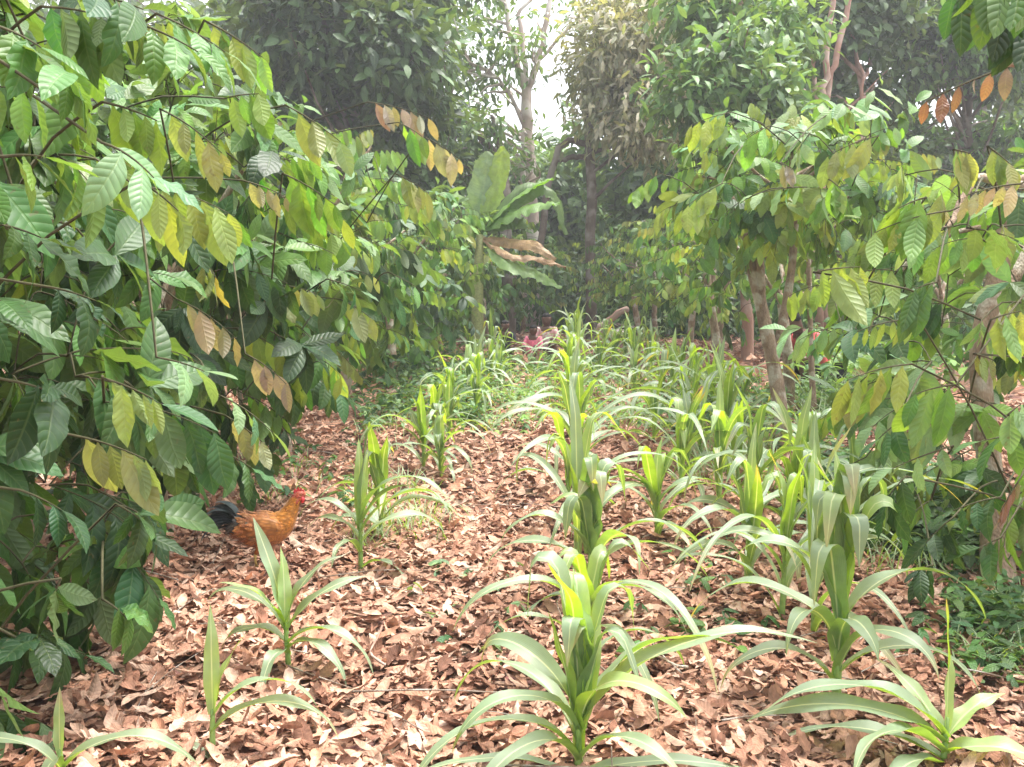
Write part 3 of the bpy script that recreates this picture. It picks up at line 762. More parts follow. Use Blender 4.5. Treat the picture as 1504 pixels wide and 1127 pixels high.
cocoa_tree(-2.62, 8.3, 'cocoa tree whose straight brown trunk rises from the litter beyond the rooster', GL, 3.1, (1.15, 1.3, 1.25), 1.9, 260, 0.24, 5, 2, 0.2, heroes=HL3, tr=0.07, zmin=0.8)
for (x, y, lab, H) in [(-2.7, 10.8, 'cocoa tree over the near end of the creeping ground cover', 3.1), (-2.6, 13.4, 'cocoa tree before the banana plant, over the far end of the ground cover', 3.0),
                       (-2.7, 16.0, 'cocoa tree beside the seated people', 2.9), (-2.7, 18.8, 'cocoa tree just behind the seated people', 2.9), (-1.9, 20.8, 'cocoa tree crowding the lane end before the banana stem', 2.6), (-1.35, 24.4, 'cocoa tree closing the lane end behind the banana plant', 2.7), (-3.0, 22.0, 'last cocoa tree on the banana plant side of the lane', 2.8)]:
    cocoa_tree(x, y, lab, GL, H, (1.25, 1.4, 1.3), 1.7, 190, 0.24, 4, 2, 0.16, zmin=0.45 if y > 12 else 0.7)
# second thin stem near the rooster
cocoa_tree(-2.35, 6.9, 'slender young cocoa tree with twin thin stems beside the rooster', GL, 2.2, (0.7, 0.7, 0.6), 1.65, 40, 0.2, 5, 2, 0.15,
           trunk=[[on_ground(-2.35, 6.9), (-2.4, 6.9, .6), (-2.42, 6.9, 1.2)], [on_ground(-2.45, 6.95), (-2.5, 6.95, .6), (-2.6, 7.0, 1.2)]], tr=0.032)

HR0 = [
    ((1195, 400), (1265, 385), 4.3, 5, 92, 'flush', 'hang', dict(sag=.1, wr=.42)),
    ((1340, 535), (1245, 540), 4.2, 6, 96, 'flush', 'hang', dict(sag=.2, wr=.36)),
    ((1405, 565), (1345, 570), 4.2, 5, 92, 'lime', 'hang', dict(sag=.15, wr=.40)),
    ((1375, 415), (1345, 420), 4.3, 5, 80, 'mid', 'hang', dict(wr=.36)),
    ((1400, 220), (1425, 222), 4.2, 5, 62, 'olive', 'hang', dict(wr=.38)),
    ((1455, 470), (1500, 450), 4.0, 4, 88, 'flush', 'hang', dict(wr=.42)),
    ((1395, 310), (1285, 320), 4.4, 7, 66, 'flush', 'hang', dict(sag=.2)),
    ((1360, 290), (1320, 300), 4.4, 4, 90, 'lime', 'hang', dict()),
    ((1500, 270), (1420, 275), 4.2, 6, 50, 'tan', 'hang', dict()),
    ((1450, 215), (1490, 240), 4.3, 5, 50, 'olive', 'hang', dict()),
    ((1350, 470), (1260, 465), 4.5, 7, 38, 'flush', 'hang', dict(sag=.25, wr=.3)),
    ((1430, 520), (1460, 525), 4.0, 5, 42, 'olive', 'hang', dict(wr=.34)),
    ((1400, 655), (1310, 680), 4.2, 5, 70, 'pale', 'spread', dict(sag=.1)),
    ((1470, 730), (1400, 740), 4.4, 6, 70, 'mature', 'spread', dict()),
    ((1500, 700), (1470, 745), 4.1, 6, 42, 'red', 'hang', dict(wr=.3)),
    ((1420, 335), (1490, 340), 4.2, 5, 80, 'mid', 'spread', dict()),
    ((1330, 700), (1300, 730), 4.4, 6, 80, 'mature', 'spread', dict()),
    ((1400, 760), (1360, 790), 4.5, 7, 70, 'dark', 'spread', dict()),
    ((1370, 830), (1350, 835), 4.7, 6, 60, 'dark', 'spread', dict()),
    ((1470, 790), (1440, 800), 4.4, 6, 65, 'mature', 'spread', dict()),
    ((1320, 620), (1290, 640), 4.6, 5, 70, 'mature', 'spread', dict()),
    ((1480, 610), (1500, 590), 4.0, 4, 80, 'pale', 'hang', dict()),
    ((1500, 640), (1440, 640), 4.3, 5, 75, 'mid', 'spread', dict()),
]
tb = on_ground(2.22, 5.0)
cocoa_tree(2.22, 5.0, 'cocoa tree with a thick knotty trunk at the frame edge, yellow leaf curtains', GR, 2.4, (1.0, 1.1, 1.05), 1.3, 170, 0.23, 6, 4, 0.45, heroes=HR0, tr=0.066, zmin=0.35, cx=0.1, cy=0.25,
           trunk=[[tb, P(1455, 700, 5.1), P(1440, 520, 5.1), P(1470, 380, 5.1), P(1475, 270, 5.1)], [P(1440, 520, 5.1), P(1480, 430, 5.2), P(1530, 330, 5.3)]], tone=('mature', 'mid', 'lime', 'pale'), flushk=('flush', 'flush', 'lime', 'pale', 'olive'))
HR1 = [
    ((1075, 165), (1015, 175), 7.8, 5, 58, 'flush', 'hang', dict()),
    ((1290, 200), (1215, 215), 7.2, 6, 68, 'olive', 'hang', dict(sag=.2)),
    ((1185, 275), (1105, 275), 7.4, 6, 50, 'pale', 'spread', dict()),
    ((1060, 270), (1000, 300), 7.6, 6, 55, 'flush', 'hang', dict()),
    ((1130, 185), (1095, 200), 7.8, 5, 48, 'lime', 'hang', dict()),
    ((1220, 265), (1235, 275), 7.0, 5, 58, 'lime', 'hang', dict()),
    ((1190, 195), (1170, 220), 7.6, 5, 50, 'pale', 'spread', dict()),
    ((970, 255), (930, 275), 9.0, 6, 38, 'lime', 'hang', dict()),
    ((1145, 240), (1165, 245), 7.4, 4, 42, 'bronze', 'hang', dict()),
]
b1 = G(1156, 662)
D1 = float(np.dot(b1 - CAM, FWD))
cocoa_tree(b1[0], b1[1], 'cocoa tree with a pale leaning trunk forked low, beside the maize', GR, 3.15, (1.05, 1.3, 0.62), 2.42, 230, 0.23, 5, 2, 0.34, heroes=HR1, tr=0.072, zmin=1.95, cx=-0.05,
           trunk=[[b1 - [0, 0, 0.04], P(1140, 560, D1), P(1118, 450, D1), P(1094, 345, D1)], [P(1137, 530, D1), P(1150, 470, D1 + .05), P(1162, 400, D1 + .1), P(1168, 330, D1 + .1)], [P(1118, 450, D1), P(1117, 400, D1 - .05), P(1112, 340, D1 - .1)]],
           tone=('mature', 'mid', 'lime', 'pale', 'flush'), flushk=('flush', 'flush', 'lime', 'pale', 'olive'))
b2 = G(1197, 622); D2 = float(np.dot(b2 - CAM, FWD))
cocoa_tree(b2[0], b2[1], 'cocoa tree with a thin straight stem standing before the person in red', GR, 2.9, (0.9, 1.0, 0.6), 2.35, 60, 0.21, 4, 2, 0.3, tr=0.036, zmin=1.75,
           trunk=[[b2 - [0, 0, 0.04], P(1192, 540, D2), P(1190, 470, D2), P(1186, 330, D2)]], tone=('mature', 'mid', 'mid'))
b3 = G(1066, 578); D3 = float(np.dot(b3 - CAM, FWD))
cocoa_tree(b3[0], b3[1], 'cocoa tree with a brown trunk splitting in a narrow fork, beyond the leaning one', GR, 2.9, (1.1, 1.3, 0.8), 2.15, 120, 0.21, 4, 2, 0.4, tr=0.065, zmin=1.25,
           trunk=[[b3 - [0, 0, 0.04], P(1052, 500, D3), P(1036, 390, D3), P(1026, 330, D3)], [P(1043, 430, D3), P(1050, 385, D3), P(1056, 330, D3)]], tone=('mature', 'mid', 'mid'))
for (x, y, lab, H, zm) in [(2.5, 11.2, 'cocoa tree in shade behind the thin straight stem', 2.8, 1.3), (2.3, 15.6, 'cocoa tree beyond the narrow fork on the logs side', 2.8, .6), (2.2, 18.6, 'cocoa tree over the fallen logs', 2.7, 1.0), (1.9, 22.5, 'last cocoa tree on the fallen logs side of the lane', 2.7, .5), (1.5, 20.6, 'cocoa tree leaning its crown into the lane end above the propped log', 2.7, 1.15), (1.15, 24.6, 'cocoa tree closing the lane end in front of the brownish grey tree', 3.0, .4)]:
    cocoa_tree(x, y, lab, GR, H, (1.25, 1.4, 1.15), 1.75, 120, 0.21, 4, 2, 0.4, zmin=zm, tone=('mature', 'mid', 'lime', 'flush'), flushk=('flush', 'lime', 'pale', 'flush', 'olive'))
for (x, y) in [(-5.4, 3.6), (-5.2, 7.2), (-5.5, 10.6), (-5.4, 14.2), (-5.6, 18.0), (-8.2, 6.0), (-8.4, 11.5), (-8.3, 16.5)]:
    cocoa_tree(x, y, 'dark cocoa tree of the rows hidden behind the left lane side', 'cocoa trees of the rows behind the left side', 3.1, (1.4, 1.6, 1.45), 1.75, 95, 0.25, 4, 2, 0.05, zmin=0.45, tone=('mature', 'dark', 'dark'))
for (x, y) in [(3.9, 6.3), (5.2, 7.4), (5.0, 10.4), (5.4, 14.0), (5.2, 18.0), (8.2, 12.0), (8.0, 17.0), (5.6, 4.4)]:
    cocoa_tree(x, y, 'cocoa tree of the rows hidden behind the right lane side', 'cocoa trees of the rows behind the right side', 2.8, (1.4, 1.5, 1.3), 1.55, 110, 0.24, 4, 2, 0.15, zmin=0.3, tone=('mature', 'mid', 'mature'))

# overhanging bough of a tree beside the camera, top corner
nb = on_ground(2.6, 2.0)
t = thing('cocoa_tree', nb, 'cocoa tree beside the viewer, showing only dark hanging leaves and a red-brown sprig', 'tree', GR)
T = Tubes()
pe = P(1470, -30, 2.3)
mainp = smooth_path([nb - [0, 0, .04], nb + [0, 0.05, 1.3], nb + [-0.1, 0.15, 2.1], pe + [0.25, 0.1, 0.1]], 16)
T.add(mainp, np.linspace(0.08, 0.025, 16), 10)
T.add(smooth_path([mainp[10], P(1540, 90, 2.4), P(1500, 95, 2.5)], 8), np.linspace(0.02, 0.005, 8), 6)
T.build('trunk', M_BARK, t, nb)
Lv, Tw = Leaves(), Tubes()
px_shoot(Lv, Tw, (1500, -20), (1400, -25), 2.2, 8, 85, 'mature', 'hang')
px_shoot(Lv, Tw, (1530, 20), (1470, -10), 2.1, 7, 95, 'dark', 'hang')
px_shoot(Lv, Tw, (1540, -40), (1440, -45), 2.0, 8, 95, 'mid', 'hang')
for k in range(26):
    v = nrm(rng.normal(0, 1, 3)); p = np.array([2.75, 2.3, 2.95]) + v * [0.8, 0.8, 0.5]
    if np.linalg.norm(np.cross(p - CAM, FWD)) < 1.25 * 0: continue
    rel = p - CAM; dz = rel @ FWD
    pxx = 752 + FPX * (rel @ RGT) / dz; pyy = 563.5 - FPX * (rel @ UPV) / dz
    if dz > 0.2 and pxx < 1560 and pyy > -200: continue
    shoot(Lv, Tw, p, v, 0.3, 7, 0.2, 'mature', 'spread')
Lv.build('crown', M_LEAF, t, nb, 8, 4, Tw, M_TWIG)
L2, T2 = Leaves(), Tubes()
px_shoot(L2, T2, (1500, 92), (1360, 135), 2.6, 6, 46, 'red', 'hang', sag=.1, wr=.45)
o = L2.build('young_shoot', M_LEAF, t, nb, 10, 4, T2, M_TWIG); o['label'] = 'red-brown young leaves on a thin drooping twig'

# ------------------------------------------------------------------ forest trees behind the plantation
def forest_tree(name, label, base, trunks, blobs, n, L, wr, pal, droop=0.5, bark=M_BARKD, spread=0.35, per=18, prof='lance', nt=3, ns=2, cat='tree', group=None, nbr=5):
    b = np.asarray(base, float)
    t = thing(name, b, label, cat, group)
    T = Tubes(); nodes = []
    for line, r0, r1 in trunks:
        p = smooth_path(line, 14, 0.02)
        T.add(p, np.linspace(r0, r1, 14), 9)
        if r0 >= .05: nodes += list(p[4:])
    nodes = np.array(nodes); nuse = np.ones(len(nodes))
    vol = np.array([np.prod(bl[1]) ** 0.67 for bl in blobs]); vol /= vol.sum()
    allc = []
    O = []; D = []; N = []; col = []
    for (c, r), v in zip(blobs, vol):
        c = np.asarray(c, float); r = np.asarray(r, float)
        k = max(3, int(n * v / per))
        d = rng.normal(0, 1, (k, 3)); d /= np.linalg.norm(d, axis=1, keepdims=True)
        cc = c + d * r * (rng.uniform(0.25, 1, (k, 1)) ** 0.5)
        for m in cc[::max(1, k // nbr)]:
            hz = np.linalg.norm(nodes[:, :2] - m[:2], axis=1); iw = int(np.argmin((hz ** 2 + (nodes[:, 2] - m[2] + 0.7 * hz) ** 2) * nuse ** 2)); s = nodes[iw]; nuse[iw] += 1
            T.add(smooth_path([s, s * .5 + m * .5 + rng.normal(0, .12, 3), m], 6, 0.02), np.linspace(0.045, 0.01, 6), 5)
        out = d[:, None] * 0.7 + rng.normal(0, 0.55, (k, per, 3)) + np.array([0, 0, -droop])
        off = rng.normal(0, spread, (k, per, 3)) * [1, 1, 0.6] + np.array([0, 0, -0.15])
        O.append((cc[:, None] + off).reshape(-1, 3)); D.append(out.reshape(-1, 3))
        N.append((np.array([0, 0, 1.0]) + d[:, None] * 0.5 + rng.normal(0, 0.5, (k, per, 3))).reshape(-1, 3))
        kk = rng.integers(len(pal), size=k)
        pc = np.array(pal)[kk][:, None] * rng.uniform(0.7, 1.35, (k, per, 1))
        col.append(pc.reshape(-1, 3))
    O, D, N, col = (np.concatenate(a) for a in (O, D, N, col))
    m = len(O)
    LL = L * rng.uniform(0.65, 1.2, m)
    co, q, uv, cc = leaf_arrays(O, D, N, LL, LL * wr, rng.normal(0.5, 0.3, m), rng.uniform(0, 0.4, m), np.zeros(m), col, nt, ns, prof)
    T.build('trunk', bark, t, b)
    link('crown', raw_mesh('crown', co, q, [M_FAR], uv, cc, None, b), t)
    return t

def blob(px, py, d, rpx, rpy, rd):
    return (P(px, py, d), (rpx / FPX * d, rd, rpy / FPX * d))

def gpt(px, d):
    p = P(px, 450, d); return on_ground(p[0], p[1])

DK = [(0.030, 0.066, 0.024), (0.05, 0.10, 0.034), (0.075, 0.14, 0.045)]  # dark and mid greens lightened, hazy background paleness put into the leaf colour
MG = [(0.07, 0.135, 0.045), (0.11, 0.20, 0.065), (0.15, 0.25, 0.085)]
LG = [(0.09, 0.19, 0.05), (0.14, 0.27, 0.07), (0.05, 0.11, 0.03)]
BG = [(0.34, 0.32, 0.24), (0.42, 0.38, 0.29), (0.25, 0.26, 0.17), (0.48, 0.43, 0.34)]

forest_tree('forest_tree', 'dark broad-crowned tree towering behind the left cocoa trees', gpt(520, 21),
            [([gpt(520, 21), P(515, 300, 21), P(500, 150, 21), P(480, 0, 21)], .28, .14), ([P(505, 180, 21), P(600, 90, 21), P(660, 60, 21)], .12, .04)],
            [blob(450, 40, 20, 150, 95, 2.0), blob(575, 60, 20, 85, 85, 1.8), blob(520, -60, 21, 200, 80, 2.2), blob(420, 150, 21, 110, 50, 1.6), blob(600, 150, 21, 70, 40, 1.2), blob(540, 250, 22, 130, 80, 1.5)],
            9500, 0.36, 0.46, DK, 0.25, M_BARKD, 0.30)
forest_tree('forest_tree', 'tall pale-barked tree forking into three bare stems against the white sky', gpt(783, 25),
            [([gpt(783, 25), P(780, 300, 25), P(775, 200, 25), P(773, 130, 25)], .20, .13), ([P(774, 150, 25), P(755, 70, 25), P(738, -20, 25)], .10, .055),
             ([P(774, 140, 25), P(768, 60, 25), P(762, 20, 25), P(790, -10, 25)], .085, .035), ([P(775, 130, 25), P(795, 70, 25), P(812, -30, 25)], .10, .06), ([gpt(770, 24.8), P(770, 260, 24.8), P(768, 190, 24.8)], .10, .06), ([P(773, 190, 25), P(735, 120, 25), P(690, 90, 25)], .06, .02),
             ([P(790, 90, 25), P(840, 40, 25), P(880, 30, 25)], .05, .02)],
            [blob(665, 60, 25, 55, 65, 1.2), blob(640, 130, 25, 45, 50, 1.2), blob(730, 40, 26, 30, 25, 1.0), blob(690, 150, 25, 30, 22, .8), blob(765, 60, 24, 26, 10, .5), blob(840, 20, 26, 45, 25, 1.0), blob(725, 110, 26, 22, 22, .8), blob(680, -30, 25, 100, 30, 1.5), blob(775, 185, 25, 14, 14, .3), blob(750, 70, 24.6, 40, 40, .8), blob(760, 235, 24.5, 50, 22, .6)],
            2200, 0.26, 0.42, MG, 0.4, M_BARKP, 0.36, nbr=4)
forest_tree('forest_tree', 'leaning dark-trunked tree between the banana plant and the pale-barked tree', gpt(748, 23),
            [([gpt(748, 23), P(742, 320, 23), P(736, 250, 23), P(700, 195, 23), P(670, 175, 23)], .17, .06), ([P(737, 255, 23), P(730, 200, 23), P(722, 170, 23)], .09, .04)],
            [blob(670, 190, 23, 60, 35, 1.0), blob(650, 250, 23, 50, 40, 1.0), blob(720, 185, 23, 18, 14, .5)], 1500, 0.28, 0.42, MG, 0.4, M_BARKD, 0.28, nbr=3)
forest_tree('forest_tree', 'tree with brownish grey drooping foliage and crooked low branches', gpt(868, 23),
            [([gpt(868, 23), P(868, 330, 23), P(866, 200, 23), P(880, 80, 23), P(900, -40, 23)], .14, .08), ([P(868, 230, 23), P(840, 232, 23), P(815, 238, 23)], .075, .06), ([P(866, 212, 23), P(832, 208, 23), P(815, 238, 23), P(800, 310, 23), P(790, 400, 22.8)], .075, .09),
             ([P(872, 150, 23), P(910, 130, 23), P(950, 60, 23)], .07, .03)],
            [blob(915, 60, 22, 80, 75, 1.6), blob(930, 150, 22, 75, 60, 1.5), blob(880, 110, 22.5, 40, 50, 1.0), blob(960, 20, 22, 70, 60, 1.5), blob(1000, 110, 22, 65, 60, 1.2), blob(960, 190, 22, 50, 30, 1.0), blob(900, -30, 23, 50, 30, 1.2)],
            9000, 0.27, 0.34, BG, 0.4, M_BARKD, 0.3, nbr=2)
forest_tree('forest_tree', 'tall light green tree with layered drooping sprays, behind the leaning forked cocoa', gpt(1100, 17),
            [([gpt(1100, 17), P(1095, 300, 17), P(1090, 120, 17), P(1100, -40, 17)], .12, .06)],
            [blob(1060, 60, 16, 55, 35, 1.0), blob(1020, 130, 16, 55, 30, 1.0), blob(1110, 150, 16, 70, 40, 1.1), blob(1040, 0, 17, 70, 40, 1.2), blob(1130, 40, 17, 60, 50, 1.2), blob(1120, 110, 15.5, 60, 22, .8), blob(1060, 210, 17, 60, 35, 1.0)],
            5000, 0.28, 0.42, LG + MG[1:], 0.35, M_BARKR, 0.26)
forest_tree('forest_tree', 'dark leafy tree with several slim reddish stems', gpt(1207, 18),
            [([gpt(1207, 18), P(1208, 200, 18), P(1212, 100, 18), P(1225, -20, 18)], .085, .05), ([gpt(1212, 18.2), P(1212, 180, 18.2), P(1230, 80, 18.2), P(1252, -20, 18.2)], .075, .05), ([P(1195, 105, 18), P(1190, 85, 18), P(1182, 68, 18)], .04, .03), ([P(1195, 105, 18), P(1200, 140, 18), P(1208, 170, 18)], .04, .05), ([gpt(1266, 19), P(1265, 160, 19), P(1270, 110, 19)], .05, .03)],
            [blob(1190, 40, 20, 70, 60, 1.2), blob(1280, 30, 20, 60, 50, 1.2), blob(1180, 150, 20, 60, 40, 1.2), blob(1240, -30, 20, 110, 40, 1.4), blob(1290, 130, 21, 30, 40, .8), blob(1150, 210, 20.5, 60, 40, 1.1), blob(1230, 200, 20, 60, 25, 1.0)],
            5500, 0.30, 0.46, DK + MG[:1], 0.3, M_BARKR, 0.28, nbr=2)
forest_tree('forest_tree', 'bright green small-leaved tree behind the thick-trunked cocoa', gpt(1430, 22),
            [([gpt(1430, 22), P(1425, 250, 22), P(1420, 100, 22), P(1430, -40, 22)], .16, .07)],
            [blob(1400, 50, 21, 75, 45, 1.4), blob(1470, 90, 21, 55, 40, 1.3), blob(1440, 0, 21, 90, 45, 1.4), blob(1350, 90, 21, 35, 40, .9), blob(1330, 20, 21, 40, 40, .9), blob(1480, 180, 22, 40, 30, 1.0), blob(1330, 210, 22, 45, 35, 1.0), blob(1440, 250, 22, 80, 30, 1.0)],
            8000, 0.24, 0.48, LG + DK, 0.2, M_BARKD, 0.25)
# trees filling the wood behind them
for (px, d, lab, blobs) in [
        (330, 29, 'dark tree deep in the wood behind the large-leaved cocoa', [(100, 60, 150, 120), (-120, 150, 150, 200), (330, 150, 150, 140), (240, 300, 150, 100), (400, 300, 120, 90)]),
        (560, 30, 'dense tree deep in the wood behind the broad-crowned dark tree', [(540, 180, 130, 110), (600, 270, 70, 70), (500, 320, 120, 80), (560, 20, 120, 100)]),
        (720, 33, 'pale hazy tree low behind the banana plant', [(720, 300, 75, 60), (680, 260, 50, 50), (760, 380, 80, 60), (745, 260, 50, 30)]),
        (830, 34, 'low hazy tree under the gap of white sky', [(820, 290, 70, 55), (860, 370, 80, 60), (790, 370, 60, 50), (815, 245, 45, 25)]),
        (960, 30, 'dense tree behind the brownish drooping one', [(950, 200, 110, 110), (970, 330, 110, 90), (960, 80, 80, 100)]),
        (1090, 27, 'shaded tree behind the layered light green one', [(1090, 120, 100, 120), (1060, 290, 110, 90), (1080, -10, 100, 60)]),
        (1230, 29, 'shaded tree behind the slim reddish stems', [(1190, 130, 70, 90), (1230, 260, 120, 80), (1190, 0, 110, 60), (1320, 30, 50, 50)]),
        (1440, 31, 'shaded tree behind the small-leaved bright one', [(1340, 220, 60, 50), (1480, 250, 100, 60), (1490, 100, 60, 60), (1420, 10, 120, 60), (1420, 320, 120, 70)])]:
    bl = [blob(a, b_, d, rx, ry, 2.0) for (a, b_, rx, ry) in blobs]
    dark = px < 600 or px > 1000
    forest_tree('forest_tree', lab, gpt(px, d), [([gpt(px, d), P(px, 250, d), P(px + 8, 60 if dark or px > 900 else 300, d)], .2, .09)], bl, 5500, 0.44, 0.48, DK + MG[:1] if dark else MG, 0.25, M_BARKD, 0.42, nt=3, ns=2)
# bushes closing the end of the lane
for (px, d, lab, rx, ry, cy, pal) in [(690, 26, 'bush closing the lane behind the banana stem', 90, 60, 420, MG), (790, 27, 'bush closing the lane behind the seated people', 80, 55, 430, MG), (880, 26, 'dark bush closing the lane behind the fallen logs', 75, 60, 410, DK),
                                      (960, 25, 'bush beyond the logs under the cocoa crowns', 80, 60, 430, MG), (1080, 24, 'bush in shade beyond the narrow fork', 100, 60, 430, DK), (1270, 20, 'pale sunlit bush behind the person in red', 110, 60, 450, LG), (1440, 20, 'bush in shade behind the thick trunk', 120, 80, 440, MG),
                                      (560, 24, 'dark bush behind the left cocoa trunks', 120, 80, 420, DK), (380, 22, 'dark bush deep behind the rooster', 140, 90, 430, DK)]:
    forest_tree('bush', lab, gpt(px, d), [([gpt(px, d), P(px, cy, d)], .05, .03), ([gpt(px, d), P(px - rx * .5, cy, d)], .04, .02), ([gpt(px, d), P(px + rx * .5, cy, d)], .04, .02)],
                [blob(px, cy, d, rx, ry, 1.2), blob(px + rx * .4, cy + ry * .7, d - .5, rx * .8, ry * .6, 1.2), blob(px - rx * .4, cy + ry * .6, d - .5, rx * .8, ry * .6, 1.2)], 4500, 0.22, 0.4, pal, 0.5, M_BARKD, 0.3, cat='bush')

def far_mass():
    pts = []
    for (x0, x1, y0, y1, k) in [(-700, 640, -60, 420, 9000), (900, 2200, -60, 420, 9000), (640, 900, 255, 440, 3000)]:
        px = rng.uniform(x0, x1, k); py = rng.uniform(y0, y1, k); d = rng.uniform(42, 50, k)
        pts += [P(a, b_, c) for a, b_, c in zip(px, py, d)]
    # behind and beside the viewer too
    O = np.array(pts); O = O[O[:, 2] > 0.2]
    gap = []
    for o in O:
        rel = o - CAM; dz = rel @ FWD; a = 752 + FPX * (rel @ RGT) / dz; b_ = 563.5 - FPX * (rel @ UPV) / dz
        gap.append(not any(((a - gx) / rx) ** 2 + ((b_ - gy) / ry) ** 2 < 1 for gx, gy, rx, ry in [(1260, 90, 60, 60), (1400, 160, 60, 40), (340, 130, 60, 40), (700, 130, 120, 90)]))
    O = O[np.array(gap)]
    n = len(O)
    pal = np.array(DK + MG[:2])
    L = rng.uniform(0.6, 1.1, n)
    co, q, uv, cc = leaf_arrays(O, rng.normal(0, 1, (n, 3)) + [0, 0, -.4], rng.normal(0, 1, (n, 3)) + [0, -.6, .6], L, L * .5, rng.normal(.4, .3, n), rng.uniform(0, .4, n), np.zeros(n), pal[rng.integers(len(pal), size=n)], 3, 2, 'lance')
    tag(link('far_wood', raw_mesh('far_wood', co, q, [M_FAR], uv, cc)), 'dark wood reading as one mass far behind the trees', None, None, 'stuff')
far_mass()

# ------------------------------------------------------------------ ground cover and weeds
def ground_cover():
    O = []; D = []; N = []; L = []; col = []
    def zone(n, poly, hmax, l0, l1, kinds):
        c = np.array([G(*p) for p in poly])
        for _ in range(n):
            u, v = rng.random(2)
            p = (c[0] * (1 - u) + c[1] * u) * (1 - v) + (c[3] * (1 - u) + c[2] * u) * v
            k = rng.integers(3, 7); h = hmax * rng.random() ** 1.4; th0 = rng.uniform(0, 6.3)
            pc = p + np.append(rng.normal(0, 0.12, 2), 0); pc[2] = gz(pc[0], pc[1]) + 0.03 + h
            kd = kinds[rng.integers(len(kinds))]
            for i in range(k):
                th = th0 + i * 2.4
                O.append(pc + [0, 0, rng.uniform(-.03, .03)]); D.append([math.cos(th), math.sin(th), rng.normal(-.15, .25)]); N.append([rng.normal(0, .3), rng.normal(0, .3), 1])
                L.append(rng.uniform(l0, l1)); col.append(pick(kd))
    zone(900, [(520, 640), (690, 640), (745, 535), (600, 545)], 0.25, 0.06, 0.12, ('mid', 'mature', 'mature', 'pale'))
    zone(500, [(470, 600), (600, 570), (690, 520), (560, 520)], 0.55, 0.07, 0.14, ('mature', 'dark', 'mid'))
    zone(1100, [(640, 640), (990, 640), (900, 530), (745, 530)], 0.15, 0.05, 0.10, ('mid', 'lime', 'pale'))
    zone(1300, [(1180, 760), (1440, 860), (1400, 740), (1240, 690)], 0.22, 0.06, 0.13, ('mature', 'mid', 'dark'))
    zone(260, [(1400, 985), (1520, 990), (1520, 880), (1420, 880)], 0.10, 0.04, 0.09, ('mid', 'mature'))
    zone(500, [(960, 640), (1240, 700), (1260, 590), (1000, 560)], 0.30, 0.06, 0.13, ('mid', 'mature', 'pale'))
    zone(800, [(1170, 620), (1420, 640), (1340, 500), (1180, 520)], 0.7, 0.08, 0.18, ('pale', 'lime', 'mid'))
    zone(60, [(360, 760), (520, 760), (540, 640), (380, 640)], 0.12, 0.05, 0.1, ('mid', 'mature'))
    zone(14, [(560, 1000), (760, 960), (740, 840), (600, 860)], 0.03, 0.05, 0.09, ('mature', 'pale'))
    zone(30, [(1000, 980), (1100, 980), (1090, 800), (1000, 840)], 0.05, 0.05, 0.1, ('mature', 'mid'))
    zone(60, [(0, 800), (250, 800), (330, 700), (0, 660)], 0.25, 0.06, 0.12, ('mature', 'dark'))
    n = len(O); L = np.array(L)
    co, q, uv, cc = leaf_arrays(np.array(O), np.array(D), np.array(N), L, L * .5, rng.normal(.5, .3, n), rng.uniform(0, .4, n), np.zeros(n), np.array(col), 4, 2, 'round')
    tag(link('ground_cover', raw_mesh('ground_cover', co, q, [M_WEED], uv, cc)), 'low creeping broad-leaved weeds between the rows', None, None, 'stuff')

def grass():
    A = []; off = 0
    def tuft(p, k, l):
        nonlocal off
        for _ in range(k):
            b = p + np.append(rng.normal(0, .06, 2), 0); b[2] = gz(b[0], b[1])
            a = blade_arrays(b, rng.uniform(0, 360), l * rng.uniform(.6, 1.2), 0.008, rng.uniform(55, 85), rng.uniform(-60, 30), 1.3, 0.0, 0.0, 6, 2, 0.4, np.array([0.12, 0.22, 0.05]) * rng.uniform(.7, 1.4))
            A.append((a[0], a[1] + off, a[2], a[3])); off += len(a[0])
    for _ in range(90): tuft(G(rng.uniform(1230, 1400), rng.uniform(690, 850)), 9, .28)
    for _ in range(70): tuft(G(rng.uniform(1420, 1560), rng.uniform(890, 990)), 9, .16)
    for _ in range(120): tuft(G(rng.uniform(1180, 1360), rng.uniform(540, 640)), 10, .5)
    for _ in range(90): tuft(G(rng.uniform(1000, 1140), rng.uniform(620, 720)), 8, .3)
    for _ in range(60): tuft(G(rng.uniform(520, 640), rng.uniform(620, 820)), 7, .25)
    for _ in range(110): tuft(G(rng.uniform(640, 1000), rng.uniform(540, 640)), 8, .3)
    for _ in range(20): tuft(G(rng.uniform(330, 480), rng.uniform(680, 760)), 7, .2)
    c = [np.concatenate([a[i] for a in A]) for i in range(4)]
    tag(link('grass', raw_mesh('grass', c[0], c[1], [M_BLADE], c[2], c[3])), 'thin green grass tufts at the foot of the trees', None, None, 'stuff')
ground_cover(); grass()

